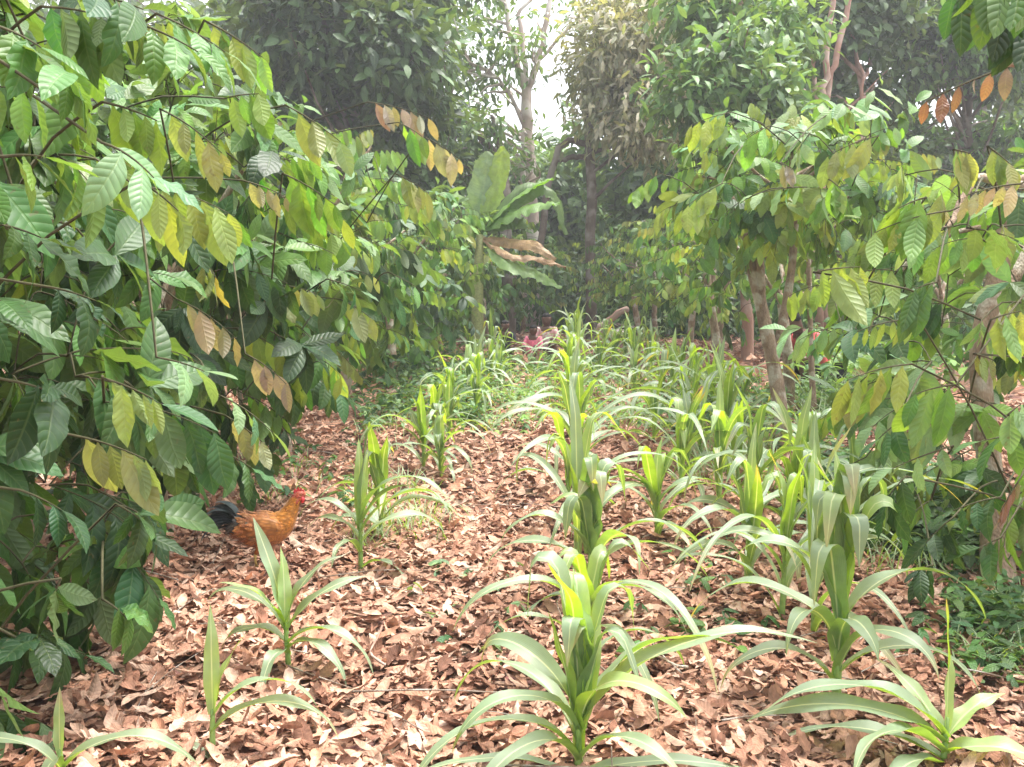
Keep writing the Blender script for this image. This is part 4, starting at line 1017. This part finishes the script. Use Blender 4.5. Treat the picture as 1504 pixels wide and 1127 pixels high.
# ------------------------------------------------------------------ banana plant
def banana():
    d = 16.0
    b = gpt(700, d)
    t = thing('banana_plant', b, 'banana plant with broad green blades and two dead tan leaves hanging at the lane end', 'plant')
    T = Tubes(); T.cap(smooth_path([b - [0, 0, .05], P(702, 420, d), P(705, 345, d)], 10), np.linspace(.12, .06, 10), 12)
    T.build('pseudostem', plain_material('banana_stem', (0.25, 0.26, 0.10), 0.5), t, b)
    dead = leaf_material('dead_banana_leaf', veins=40, slant=2.0, trans=0.25, bump=0.5, tcol=(1.2, 1.0, 0.7), back=0.0)
    for (pts, W, col, m, nrmv) in [
            ([(706, 345), (708, 300), (714, 250), (716, 222)], .55, (0.20, 0.30, 0.16), M_BANANA, -FWD),
            ([(704, 345), (690, 300), (665, 285), (648, 320)], .50, (0.10, 0.20, 0.03), M_BANANA, UPV),
            ([(704, 345), (695, 330), (680, 325), (668, 345)], .62, (0.17, 0.27, 0.04), M_BANANA, UPV - FWD * .8),
            ([(706, 342), (740, 305), (780, 275), (812, 262)], .34, (0.15, 0.30, 0.05), M_BANANA, UPV + RGT * -.4),
            ([(706, 342), (750, 312), (790, 300), (822, 298)], .45, (0.13, 0.27, 0.05), M_BANANA, UPV * .8 - FWD * .4),
            ([(706, 342), (735, 320), (760, 318), (775, 335)], .60, (0.06, 0.13, 0.03), M_BANANA, UPV - FWD * .7),
            ([(706, 342), (775, 280), (815, 285), (832, 345)], .38, (0.07, 0.14, 0.03), M_BANANA, UPV * .5 + RGT * .6 - FWD * .5),
            ([(710, 350), (742, 355), (782, 360), (816, 382)], .24, (0.40, 0.26, 0.14), dead, UPV * .4 - FWD * .9),
            ([(708, 352), (750, 375), (790, 380), (832, 392)], .16, (0.40, 0.25, 0.14), dead, UPV * .7 - FWD * .7),
            ([(712, 355), (750, 385), (790, 400), (824, 424)], .40, (0.14, 0.27, 0.06), M_BANANA, UPV * .8 - FWD * .5),
            ([(704, 345), (720, 290), (735, 240), (738, 215)], .40, (0.28, 0.40, 0.06), M_BANANA, -FWD)]:
        off = rng.uniform(-.3, .3)
        p = smooth_path([P(x, y, d + off * i / 3 - (0.5 if y > 355 else 0)) for i, (x, y) in enumerate(pts)], 25)
        n = len(p) - 1; ns = 6
        tg = np.gradient(p, axis=0); tg /= np.linalg.norm(tg, axis=1, keepdims=True)
        sd = np.cross(np.asarray(nrmv, float)[None], tg); sd /= np.linalg.norm(sd, axis=1, keepdims=True)
        up = np.cross(tg, sd)
        tt = np.linspace(0, 1, n + 1); w = W * .5 * np.sin(np.pi * np.clip((tt - .06) / .94, 0.01, .985) ** .75) ** .55; w[:2] = .03
        s = np.linspace(-1, 1, ns + 1)
        jag = 1 + rng.normal(0, .06, (n + 1, ns + 1)) * (np.abs(s) > .9)
        y_ = s[None] * w[:, None] * jag * .95
        z_ = -(np.abs(s)[None] ** 1.5) * w[:, None] * .35 + rng.normal(0, .02, (n + 1, ns + 1))
        co = p[:, None] + sd[:, None] * y_[..., None] + up[:, None] * z_[..., None]
        uv = np.stack(np.broadcast_arrays((s[None] + 1) / 2, tt[:, None]), -1).reshape(-1, 2)
        i = np.arange(n)[:, None] * (ns + 1); j = np.arange(ns)[None]
        q = np.stack([i + j, i + j + 1, i + ns + 2 + j, i + ns + 1 + j], -1).reshape(-1, 4)
        o = link('leaf', raw_mesh('leaf', co.reshape(-1, 3), q, [m], uv, np.repeat([col], len(uv), 0), None, b), t)
        if m is dead: o['label'] = 'dead tan leaf with ragged edge'
banana()

# ------------------------------------------------------------------ fallen logs and sticks
def log(a, b_, r, label, mat=M_BARKR, name='fallen_log', cat='log'):
    a = np.asarray(a, float); b_ = np.asarray(b_, float)
    T = Tubes(); bow = np.array([-(b_ - a)[1], (b_ - a)[0], 0]) * (.14 if r < .02 else .02)
    p = smooth_path([a, a * .7 + b_ * .3 + bow, a * .3 + b_ * .7 + bow * .4 + [0, 0, r * .4], b_], 12, r * .08)
    T.cap(p, r * np.linspace(1, .8, 12) * (1 + .08 * np.sin(np.arange(12) * 2.1)), 10)
    m = (a + b_) / 2
    return tag(T.build(name, mat, None, m), label, cat)
log(P(880, 481, 19), P(922, 454, 18.6), .075, 'reddish brown log propped up slanting over the pale one', M_BARKR)
ga, gb = G(866, 492), G(935, 508)
log(P(880, 484, 19.6), P(932, 498, 18.6), .09, 'pale barkless log lying under the slanting one', M_BARKP)
log(P(905, 478, 20), P(945, 486, 20.3), .05, 'thin grey branch lying across the back of the pale log', M_BARKD, 'fallen_branch', 'branch')
for (a, b_, lab) in [((566, 1000), (562, 945), 'pale thin twig lying in the litter left of the front maize plant'), ((470, 870), (515, 835), 'grey forked stick behind the bushy small maize'), ((800, 870), (740, 885), 'short stick in the litter by the middle row'), ((1010, 1000), (960, 985), 'short dark stick in front of the thin crossing maize')]:
    A, B = G(*a), G(*b_); A[2] += .07; B[2] += .075
    log(A, B, .0055, lab, M_BARKR if 'pale' in lab else M_BARK, 'fallen_twig', 'twig')

# ------------------------------------------------------------------ rooster
def rooster():
    base = G(388, 836) + [0, 0, .022]
    S = 1.0
    t = thing('rooster', base, 'orange brown rooster with a dark green tail walking through the litter', 'rooster')
    f = RGT * 0.97 + np.array([0, 1, 0]) * 0.16; f = nrm(f * [1, 1, 0]); sd = np.array([-f[1], f[0], 0]); up = np.array([0, 0, 1.0])
    def W(x, y, z): return base + (f * x + sd * y + up * z) * S
    # spine: x, z, half width, half height
    sp = [(-.165, .245, .012, .015), (-.15, .245, .035, .04), (-.11, .235, .062, .07), (-.05, .212, .080, .092), (.01, .205, .084, .098), (.06, .215, .076, .090), (.10, .24, .062, .075), (.13, .275, .048, .056),
          (.15, .312, .038, .043), (.168, .345, .030, .034), (.185, .372, .027, .030), (.20, .388, .025, .027), (.215, .392, .018, .019), (.228, .388, .008, .009)]
    sp = np.array(sp)
    pts = smooth_path(np.stack([sp[:, 0], 0 * sp[:, 0], sp[:, 1]], -1), 40)
    rad = smooth_path(np.stack([sp[:, 2], sp[:, 3], 0 * sp[:, 0]], -1), 40)
    tg = np.gradient(pts, axis=0); tg /= np.linalg.norm(tg, axis=1, keepdims=True)
    ns = 20; th = np.arange(ns) / ns * 2 * np.pi
    co = []; cc = []
    for i in range(40):
        nn = np.array([-tg[i][2], 0, tg[i][0]])
        for a in th:
            q = pts[i] + np.array([0, 1, 0]) * rad[i][0] * math.cos(a) + nn * rad[i][1] * math.sin(a)
            q = q + rng.normal(0, .0018, 3)
            co.append(W(*q))
            x = pts[i][0]
            k = np.clip((x - .05) / .08, 0, 1)
            c = np.array([.42, .15, .035]) * (1 - k) + np.array([.62, .24, .035]) * k
            if math.sin(a) < -.55 and x < .05: c = np.array([.40, .13, .03])
            if x > .19: c = np.array([.52, .10, .05])
            if x < -.12: c = np.array([.10, .09, .07])
            cc.append(c)
    i = np.arange(39)[:, None] * ns; j = np.arange(ns)[None]; k = (j + 1) % ns
    q = np.stack([i + j, i + k, i + ns + k, i + ns + j], -1).reshape(-1, 4)
    feather = attr_material('feather', 0.5, 0.4, 70)
    link('body', raw_mesh('body', co, q, [feather], None, cc, None, base), t)
    # feathers laid over the body from tail to neck
    m = 900
    ii = rng.integers(3, 34, m); aa = rng.uniform(0, 2 * np.pi, m)
    O = []; D = []; N = []; cf = []
    for i_, a_ in zip(ii, aa):
        nn = np.array([-tg[i_][2], 0, tg[i_][0]])
        o_ = np.array([0, 1, 0]) * math.cos(a_); n_ = o_ * rad[i_][1] + nn * math.sin(a_) * rad[i_][0]; n_ = n_ / np.linalg.norm(n_)
        p_ = pts[i_] + np.array([0, 1, 0]) * rad[i_][0] * math.cos(a_) * 1.0 + nn * rad[i_][1] * math.sin(a_)
        O.append(W(*p_)); d_ = -tg[i_] + n_ * .16 + rng.normal(0, .12, 3) + np.array([0, 0, -.25]) * (abs(math.cos(a_)))
        D.append(f * d_[0] + sd * d_[1] + up * d_[2]); N.append(f * n_[0] + sd * n_[1] + up * n_[2])
        cf.append(np.array(cc[i_ * ns + int(a_ / 6.2832 * ns) % ns]) * rng.uniform(.65, 1.35) * [1, rng.uniform(.9, 1.1), 1])
    small = np.where(ii > 22, .75, 1.0)
    fc, fq, fu, fcol = leaf_arrays(np.array(O), np.array(D), np.array(N), .042 * small * rng.uniform(.8, 1.2, m), .018 * small, rng.normal(.3, .1, m), np.full(m, -.2), np.zeros(m), np.array(cf), 4, 2, 'round')
    link('plumage', raw_mesh('plumage', fc, fq, [attr_material('plume', .5, .4, 240)], fu, fcol, None, base), t)
    # wings: shells lying on the flank
    for sg in (1, -1):
        n = 14; m = 8; co = []; cc = []
        for a in range(n + 1):
            u = a / n
            for b_ in range(m + 1):
                v = -1 + 2 * b_ / m
                x = .085 - .21 * u; hz = .052 * math.sin(math.pi * min(1, .12 + u * .86)) ** .7
                z = .235 + .012 * u + v * hz * (1 if v > 0 else .9)
                y = sg * (.074 + .020 * (1 - v * v) * math.sin(math.pi * np.clip(u, .02, .98)) ** .5 - .028 * u)
                co.append(W(x, y, z))
                c = np.array([.50, .20, .05]) if u < .45 else np.array([.40, .15, .05])
                if u > .78: c = np.array([.42, .36, .30])
                if v < -.6: c = c * .7
                cc.append(c)
        i = np.arange(n)[:, None] * (m + 1); j = np.arange(m)[None]
        q = np.stack([i + j, i + j + 1, i + m + 2 + j, i + m + 1 + j], -1).reshape(-1, 4)
        o = link('wing', raw_mesh('wing', co, q, [feather], None, cc, None, base), t)
        md = o.modifiers.new('thick', 'SOLIDIFY'); md.thickness = 0.008
    # tail of curved sickle feathers
    arrs = []; off = 0
    azf = math.degrees(math.atan2(-f[1], -f[0]))
    for k in range(34):
        a = blade_arrays(W(-.13 + rng.normal(0, .01), rng.normal(0, .018), .245 + rng.normal(0, .015)), azf + rng.normal(0, 12), rng.uniform(.17, .27), .055, rng.uniform(10, 82), rng.uniform(-80, -50), 1.1, .03, 0, 12, 2, .2, np.array([.018, .03, .03]) * rng.uniform(.7, 1.8))
        c = a[3] * 0 + np.array([.010, .020, .022]) * rng.uniform(.5, 2.0)
        arrs.append((a[0], a[1] + off, c)); off += len(a[0])
    link('tail', raw_mesh('tail', np.concatenate([a[0] for a in arrs]), np.concatenate([a[1] for a in arrs]), [attr_material('tail_feather', .45, .4, 40)], None, np.concatenate([a[2] for a in arrs]), None, base), t)
    red = plain_material('comb_red', (.62, .05, .06), .5)
    # comb: toothed plate with thickness
    prof = [(.172, .392), (.168, .412), (.176, .428), (.184, .416), (.192, .436), (.200, .420), (.208, .434), (.215, .416), (.222, .420), (.226, .400)]
    n = len(prof); co = []; q = []
    for sg in (1, -1):
        for (x, z) in prof: co.append(W(x, sg * .004, z))
        for (x, z) in prof: co.append(W(x, sg * .006, .396))
    for a in range(n - 1):
        q.append((a, a + 1, n + a + 1, n + a)); q.append((2 * n + a + 1, 2 * n + a, 3 * n + a, 3 * n + a + 1)); q.append((a + 1, a, 2 * n + a, 2 * n + a + 1))
    link('comb', raw_mesh('comb', co, q, [red], None, None, None, base, False), t)
    for sg in (1, -1):
        T = Tubes(); T.cap([W(.213, sg * .012, .382), W(.216, sg * .014, .365), W(.214, sg * .013, .348)], [.006, .011, .007], 8); T.build('wattle', red, t, base)
        T = Tubes(); T.cap([W(.206, sg * .0215, .396), W(.206, sg * .026, .396)], [.0045, .0035], 8); T.build('eye', plain_material('bird_eye', (.25, .10, .02), .2), t, base)
    T = Tubes(); T.cap([W(.222, 0, .389), W(.236, 0, .386), W(.250, 0, .378)], [.0085, .006, .0012], 8); T.build('beak', plain_material('beak_horn', (.45, .33, .15), .4), t, base)
    yl = plain_material('leg_scale', (.50, .36, .12), .5)
    for sg, dx in ((1, .03), (-1, -.035)):
        T = Tubes()
        T.cap([W(.0 + dx * .3, sg * .042, .16), W(.008 + dx * .6, sg * .043, .115), W(-.004 + dx, sg * .042, .085)], [.036, .024, .010], 10)
        T.build('thigh', plain_material('thigh_feather', (.42, .15, .04), .6), t, base)
        T = Tubes(); an = W(.0 + dx, sg * .042, .018)
        T.cap([W(-.004 + dx, sg * .042, .09), W(-.006 + dx, sg * .042, .05), an], [.008, .0065, .007], 8)
        for a in (-28, 0, 28, 180):
            l = .045 if a != 180 else .022
            T.cap([an, W(dx + math.cos(R(a)) * l * .5, sg * .042 + math.sin(R(a)) * l * .5, .014), W(dx + math.cos(R(a)) * l, sg * .042 + math.sin(R(a)) * l, .006)], [.006, .0055, .002], 6)
        T.build('leg', yl, t, base)
rooster()

# ------------------------------------------------------------------ people among the far maize
SKIN = plain_material('dark_skin', (.12, .055, .035), .5, .4, .1)
HAIR = plain_material('black_hair', (.012, .010, .010), .8, .3)
EYEW = plain_material('eye_white', (.7, .68, .62), .3)
def skin_mesh(name, verts, edges, radii, mat, parent, level=2, root=0):
    me = bpy.data.meshes.new(name)
    me.from_pydata([tuple(v) for v in verts], edges, [])
    o = bpy.data.objects.new(name, me); C.objects.link(o)
    m = o.modifiers.new('skin', 'SKIN'); m.use_smooth_shade = True
    for i, v in enumerate(me.skin_vertices[0].data):
        r = radii[i]; v.radius = (r, r) if not isinstance(r, tuple) else r
        v.use_root = (i == root)
    s = o.modifiers.new('sub', 'SUBSURF'); s.levels = level; s.render_levels = level
    dg = bpy.context.evaluated_depsgraph_get()
    m2 = bpy.data.meshes.new_from_object(o.evaluated_get(dg))
    bpy.data.objects.remove(o)
    m2.name = name
    m2.materials.clear(); m2.materials.append(mat)
    for p in m2.polygons: p.use_smooth = True
    return link(name, m2, parent)

def person(base, yaw, sc, label, top, bottom, bend=0.0, hairm=HAIR, sleeve=True, crouch=False):
    """Seated (or crouching) figure: local -Y is forward; knees drawn up, forearms on the knees."""
    t = thing('person', base, label, 'person')
    t.rotation_euler = (0, 0, yaw); t.scale = (sc, sc, sc)
    h0 = .26 if crouch else .11
    fw = lambda z, k: -bend * z * k
    V = [(0, 0, h0), (0, -.01 + fw(.16, 1), h0 + .16), (0, -.01 + fw(.30, 1), h0 + .30), (0, -.01 + fw(.43, 1.05), h0 + .43 - bend * .04), (0, -.02 + fw(.52, 1.1), h0 + .51 - bend * .07),
         (0, -.035 + fw(.60, 1.15), h0 + .575 - bend * .10), (0, -.035 + fw(.68, 1.2), h0 + .655 - bend * .13), (0, -.03 + fw(.74, 1.2), h0 + .72 - bend * .14)]
    RD = [(.15, .12), (.135, .105), (.15, .11), (.125, .09), (.046, .046), (.092, .100), (.122, .136), (.098, .110)]
    E = [(0, 1), (1, 2), (2, 3), (3, 4), (4, 5), (5, 6), (6, 7)]
    def add(p, r, par):
        V.append(p); RD.append(r); E.append((par, len(V) - 1)); return len(V) - 1
    hd = V[6]
    add((0, hd[1] - .098, hd[2] - .028), (.013, .013), 6)                      # nose
    for s in (1, -1): add((s * .088, hd[1] + .012, hd[2] - .02), (.012, .022), 6)  # ears
    ch = V[3]
    arms = {}
    for s in (1, -1):
        sh = add((s * .165, ch[1], ch[2] + .015), .058, 3)
        el = add((s * .235, ch[1] - .12, ch[2] - .22), .042, sh)
        wr = add((s * .15, ch[1] - .33, ch[2] - .20), .030, el)
        pa = add((s * .13, ch[1] - .40, ch[2] - .22), (.036, .020), wr)
        for k, (dx, ln) in enumerate([(-.024, .068), (-.008, .078), (.008, .074), (.024, .058)]):
            a1 = add((s * .13 + dx, ch[1] - .40 - ln * .55, ch[2] - .232), .0088, pa)
            add((s * .13 + dx * 1.1, ch[1] - .40 - ln * .85, ch[2] - .262), .0075, a1)
        th = add((s * .13 - s * .042, ch[1] - .385, ch[2] - .235), .010, wr)
        add((s * .13 - s * .05, ch[1] - .425, ch[2] - .255), .0085, th)
        arms[s] = (sh, el, wr)
    legs = {}
    for s in (1, -1):
        hp = add((s * .09, -.02, h0), .085, 0)
        kn = add((s * .15, -.40, h0 + .30 if not crouch else h0 + .14), .058, hp)
        an = add((s * .13, -.36 if not crouch else -.18, .07), .038, kn)
        ft = add((s * .14, -.50 if not crouch else -.34, .03), (.038, .025), an)
        legs[s] = (hp, kn, an)
    skin_mesh('body', V, E, RD, SKIN, t)
    def cloth(name, ids, mat, k):
        idx = {v: i for i, v in enumerate(ids)}
        ee = [(idx[a], idx[b_]) for a, b_ in E if a in idx and b_ in idx]
        rr = [tuple(x * k for x in RD[v]) if isinstance(RD[v], tuple) else RD[v] * k for v in ids]
        vv = [np.array(V[v]) for v in ids]
        skin_mesh(name, vv, ee, rr, mat, t)
    a1 = [arms[1][0], arms[1][1], arms[-1][0], arms[-1][1]] if sleeve else [arms[1][0], arms[-1][0]]
    cloth('shirt', [0, 1, 2, 3] + a1, top, 1.17)
    cloth('trousers', [0, legs[1][0], legs[1][1], legs[-1][0], legs[-1][1]], bottom, 1.2)
    # hair cap, eyes, mouth
    co = []; q = []; n, m = 16, 7
    for i in range(m + 1):
        ph = math.pi / 2 * (1 - i / m * 1.12)
        for j in range(n):
            a = j / n * 2 * math.pi
            fr = -math.sin(a)
            lift = .035 * max(0, -math.sin(a)) * (i / m)
            co.append((.098 * math.cos(ph) * math.cos(a), hd[1] + .012 + .112 * math.cos(ph) * math.sin(a), hd[2] + .0 + .098 * math.sin(ph) + lift + .02))
    for i in range(m):
        for j in range(n):
            q.append((i * n + j, i * n + (j + 1) % n, (i + 1) * n + (j + 1) % n, (i + 1) * n + j))
    link('hair', raw_mesh('hair', co, q, [hairm]), t)
    for s in (1, -1):
        T = Tubes(); T.cap([(s * .032, hd[1] - .070, hd[2] + .0), (s * .032, hd[1] - .083, hd[2] + .0)], [.009, .005], 8); T.build('eye', EYEW, t)
    T = Tubes(); T.cap([(-.025, hd[1] - .078, hd[2] - .07), (0, hd[1] - .088, hd[2] - .07), (.025, hd[1] - .078, hd[2] - .07)], [.005, .009, .005], 8); T.build('mouth', plain_material('lips', (.20, .07, .06), .5), t)
    return t

def patterned(name, c1, c2, scale):
    m, nt, out = nodes_of(name)
    tc = nd(nt, 'ShaderNodeTexCoord')
    v = nd(nt, 'ShaderNodeTexVoronoi', {'Vector': tc.outputs['Object'], 'Scale': scale}).outputs[0]
    c = mixc(nt, nd(nt, 'ShaderNodeMapRange', {0: v, 1: .35, 2: .5}).outputs[0], c1 + (1,), c2 + (1,))
    pr = nd(nt, 'ShaderNodeBsdfPrincipled', {'Base Color': c, 'Roughness': .8})
    nt.links.new(pr.outputs[0], out.inputs[0]); return m

BLACKC = plain_material('black_cloth', (.02, .02, .03), .85, .2)
def ppos(px, d): 
    p = P(px, 450, d); return on_ground(p[0], p[1])
person(ppos(742, 17.5), R(8), .80, 'seated person in a black top with short hair among the maize', BLACKC, plain_material('dark_cloth', (.05, .05, .06), .85))
person(ppos(784, 17.2), R(-12), .74, 'seated person in a bright pink top among the maize', plain_material('pink_cloth', (.74, .20, .30), .8), plain_material('pink_skirt', (.62, .20, .26), .8))
person(ppos(803, 18.2), R(0), .98, 'seated person in a pale flowered top behind the one in pink', patterned('flower_cloth', (.75, .68, .60), (.62, .30, .32), 16), plain_material('brown_cloth', (.12, .08, .07), .85))
person(ppos(1214, 12.3), R(-70), 1.2, 'crouching person in a red top half hidden behind the thin straight stem', plain_material('red_cloth', (.70, .12, .13), .75), BLACKC, bend=.5, crouch=True)

# ------------------------------------------------------------------ thin volume added to imitate the lens's veiling glare
def glare_veil():
    lo, hi = np.array([-75.0, -25.0, -1.5]), np.array([75.0, 75.0, 22.0])
    v = [[(lo, hi)[i][0], (lo, hi)[j][1], (lo, hi)[k][2]] for i in (0, 1) for j in (0, 1) for k in (0, 1)]
    q = [(0, 1, 3, 2), (4, 6, 7, 5), (0, 4, 5, 1), (2, 3, 7, 6), (0, 2, 6, 4), (1, 5, 7, 3)]
    m, nt, out = nodes_of('veiling_glare')
    pv = nd(nt, 'ShaderNodeVolumePrincipled', {'Color': (.95, .97, 1, 1), 'Density': VEIL_DENSITY, 'Anisotropy': 0.3})
    nt.links.new(pv.outputs[0], out.inputs['Volume'])
    tag(link('glare_veil', raw_mesh('glare_veil', v, q, [m], smooth=False)), 'thin bright volume added to imitate veiling glare', None, None, 'stuff')
VEIL_DENSITY = 0.0027
glare_veil()

# ------------------------------------------------------------------ light, sky, camera
SUN_EL, SUN_AZ = R(70), R(60)        # azimuth from +Y towards +X
sd = Vector((math.sin(SUN_AZ) * math.cos(SUN_EL), math.cos(SUN_AZ) * math.cos(SUN_EL), math.sin(SUN_EL)))
sl = bpy.data.lights.new('sun', 'SUN'); sl.energy = 1.65; sl.angle = R(20); sl.color = (1.0, 0.96, 0.90)
so = bpy.data.objects.new('sun', sl); C.objects.link(so)
so.rotation_euler = sd.to_track_quat('Z', 'Y').to_euler(); so.location = (0, 0, 30)
w = bpy.data.worlds.new('World'); bpy.context.scene.world = w; w.use_nodes = True
nt = w.node_tree
sky = nt.nodes.new('ShaderNodeTexSky'); sky.sky_type = 'NISHITA'; sky.sun_disc = False
sky.sun_elevation = SUN_EL; sky.sun_rotation = SUN_AZ; sky.dust_density = 4.0; sky.air_density = 1.0
hs = nt.nodes.new('ShaderNodeHueSaturation'); hs.inputs['Saturation'].default_value = 0.22
bg = nt.nodes['Background']; bg.inputs[1].default_value = 0.15
nt.links.new(sky.outputs[0], hs.inputs['Color']); nt.links.new(hs.outputs[0], bg.inputs[0])

cam = bpy.data.cameras.new('camera'); co_ = bpy.data.objects.new('camera', cam); C.objects.link(co_)
co_.location = (0, 0, CAMZ); co_.rotation_euler = (R(90) - PITCH, 0, YAW)
cam.sensor_width = 36; cam.lens = 36 * FPX / 1504; cam.clip_start = 0.05; cam.clip_end = 1000
sc = bpy.context.scene
sc.camera = co_
sc.view_settings.view_transform = 'Standard'; sc.view_settings.look = 'None'; sc.view_settings.gamma = 1
sc.view_settings.exposure = 1.95
sc.render.engine = 'CYCLES'
sc.cycles.use_denoising = True
sc.cycles.max_bounces = 8; sc.cycles.diffuse_bounces = 4; sc.cycles.glossy_bounces = 3; sc.cycles.transmission_bounces = 6
sc.cycles.sample_clamp_indirect = 8.0
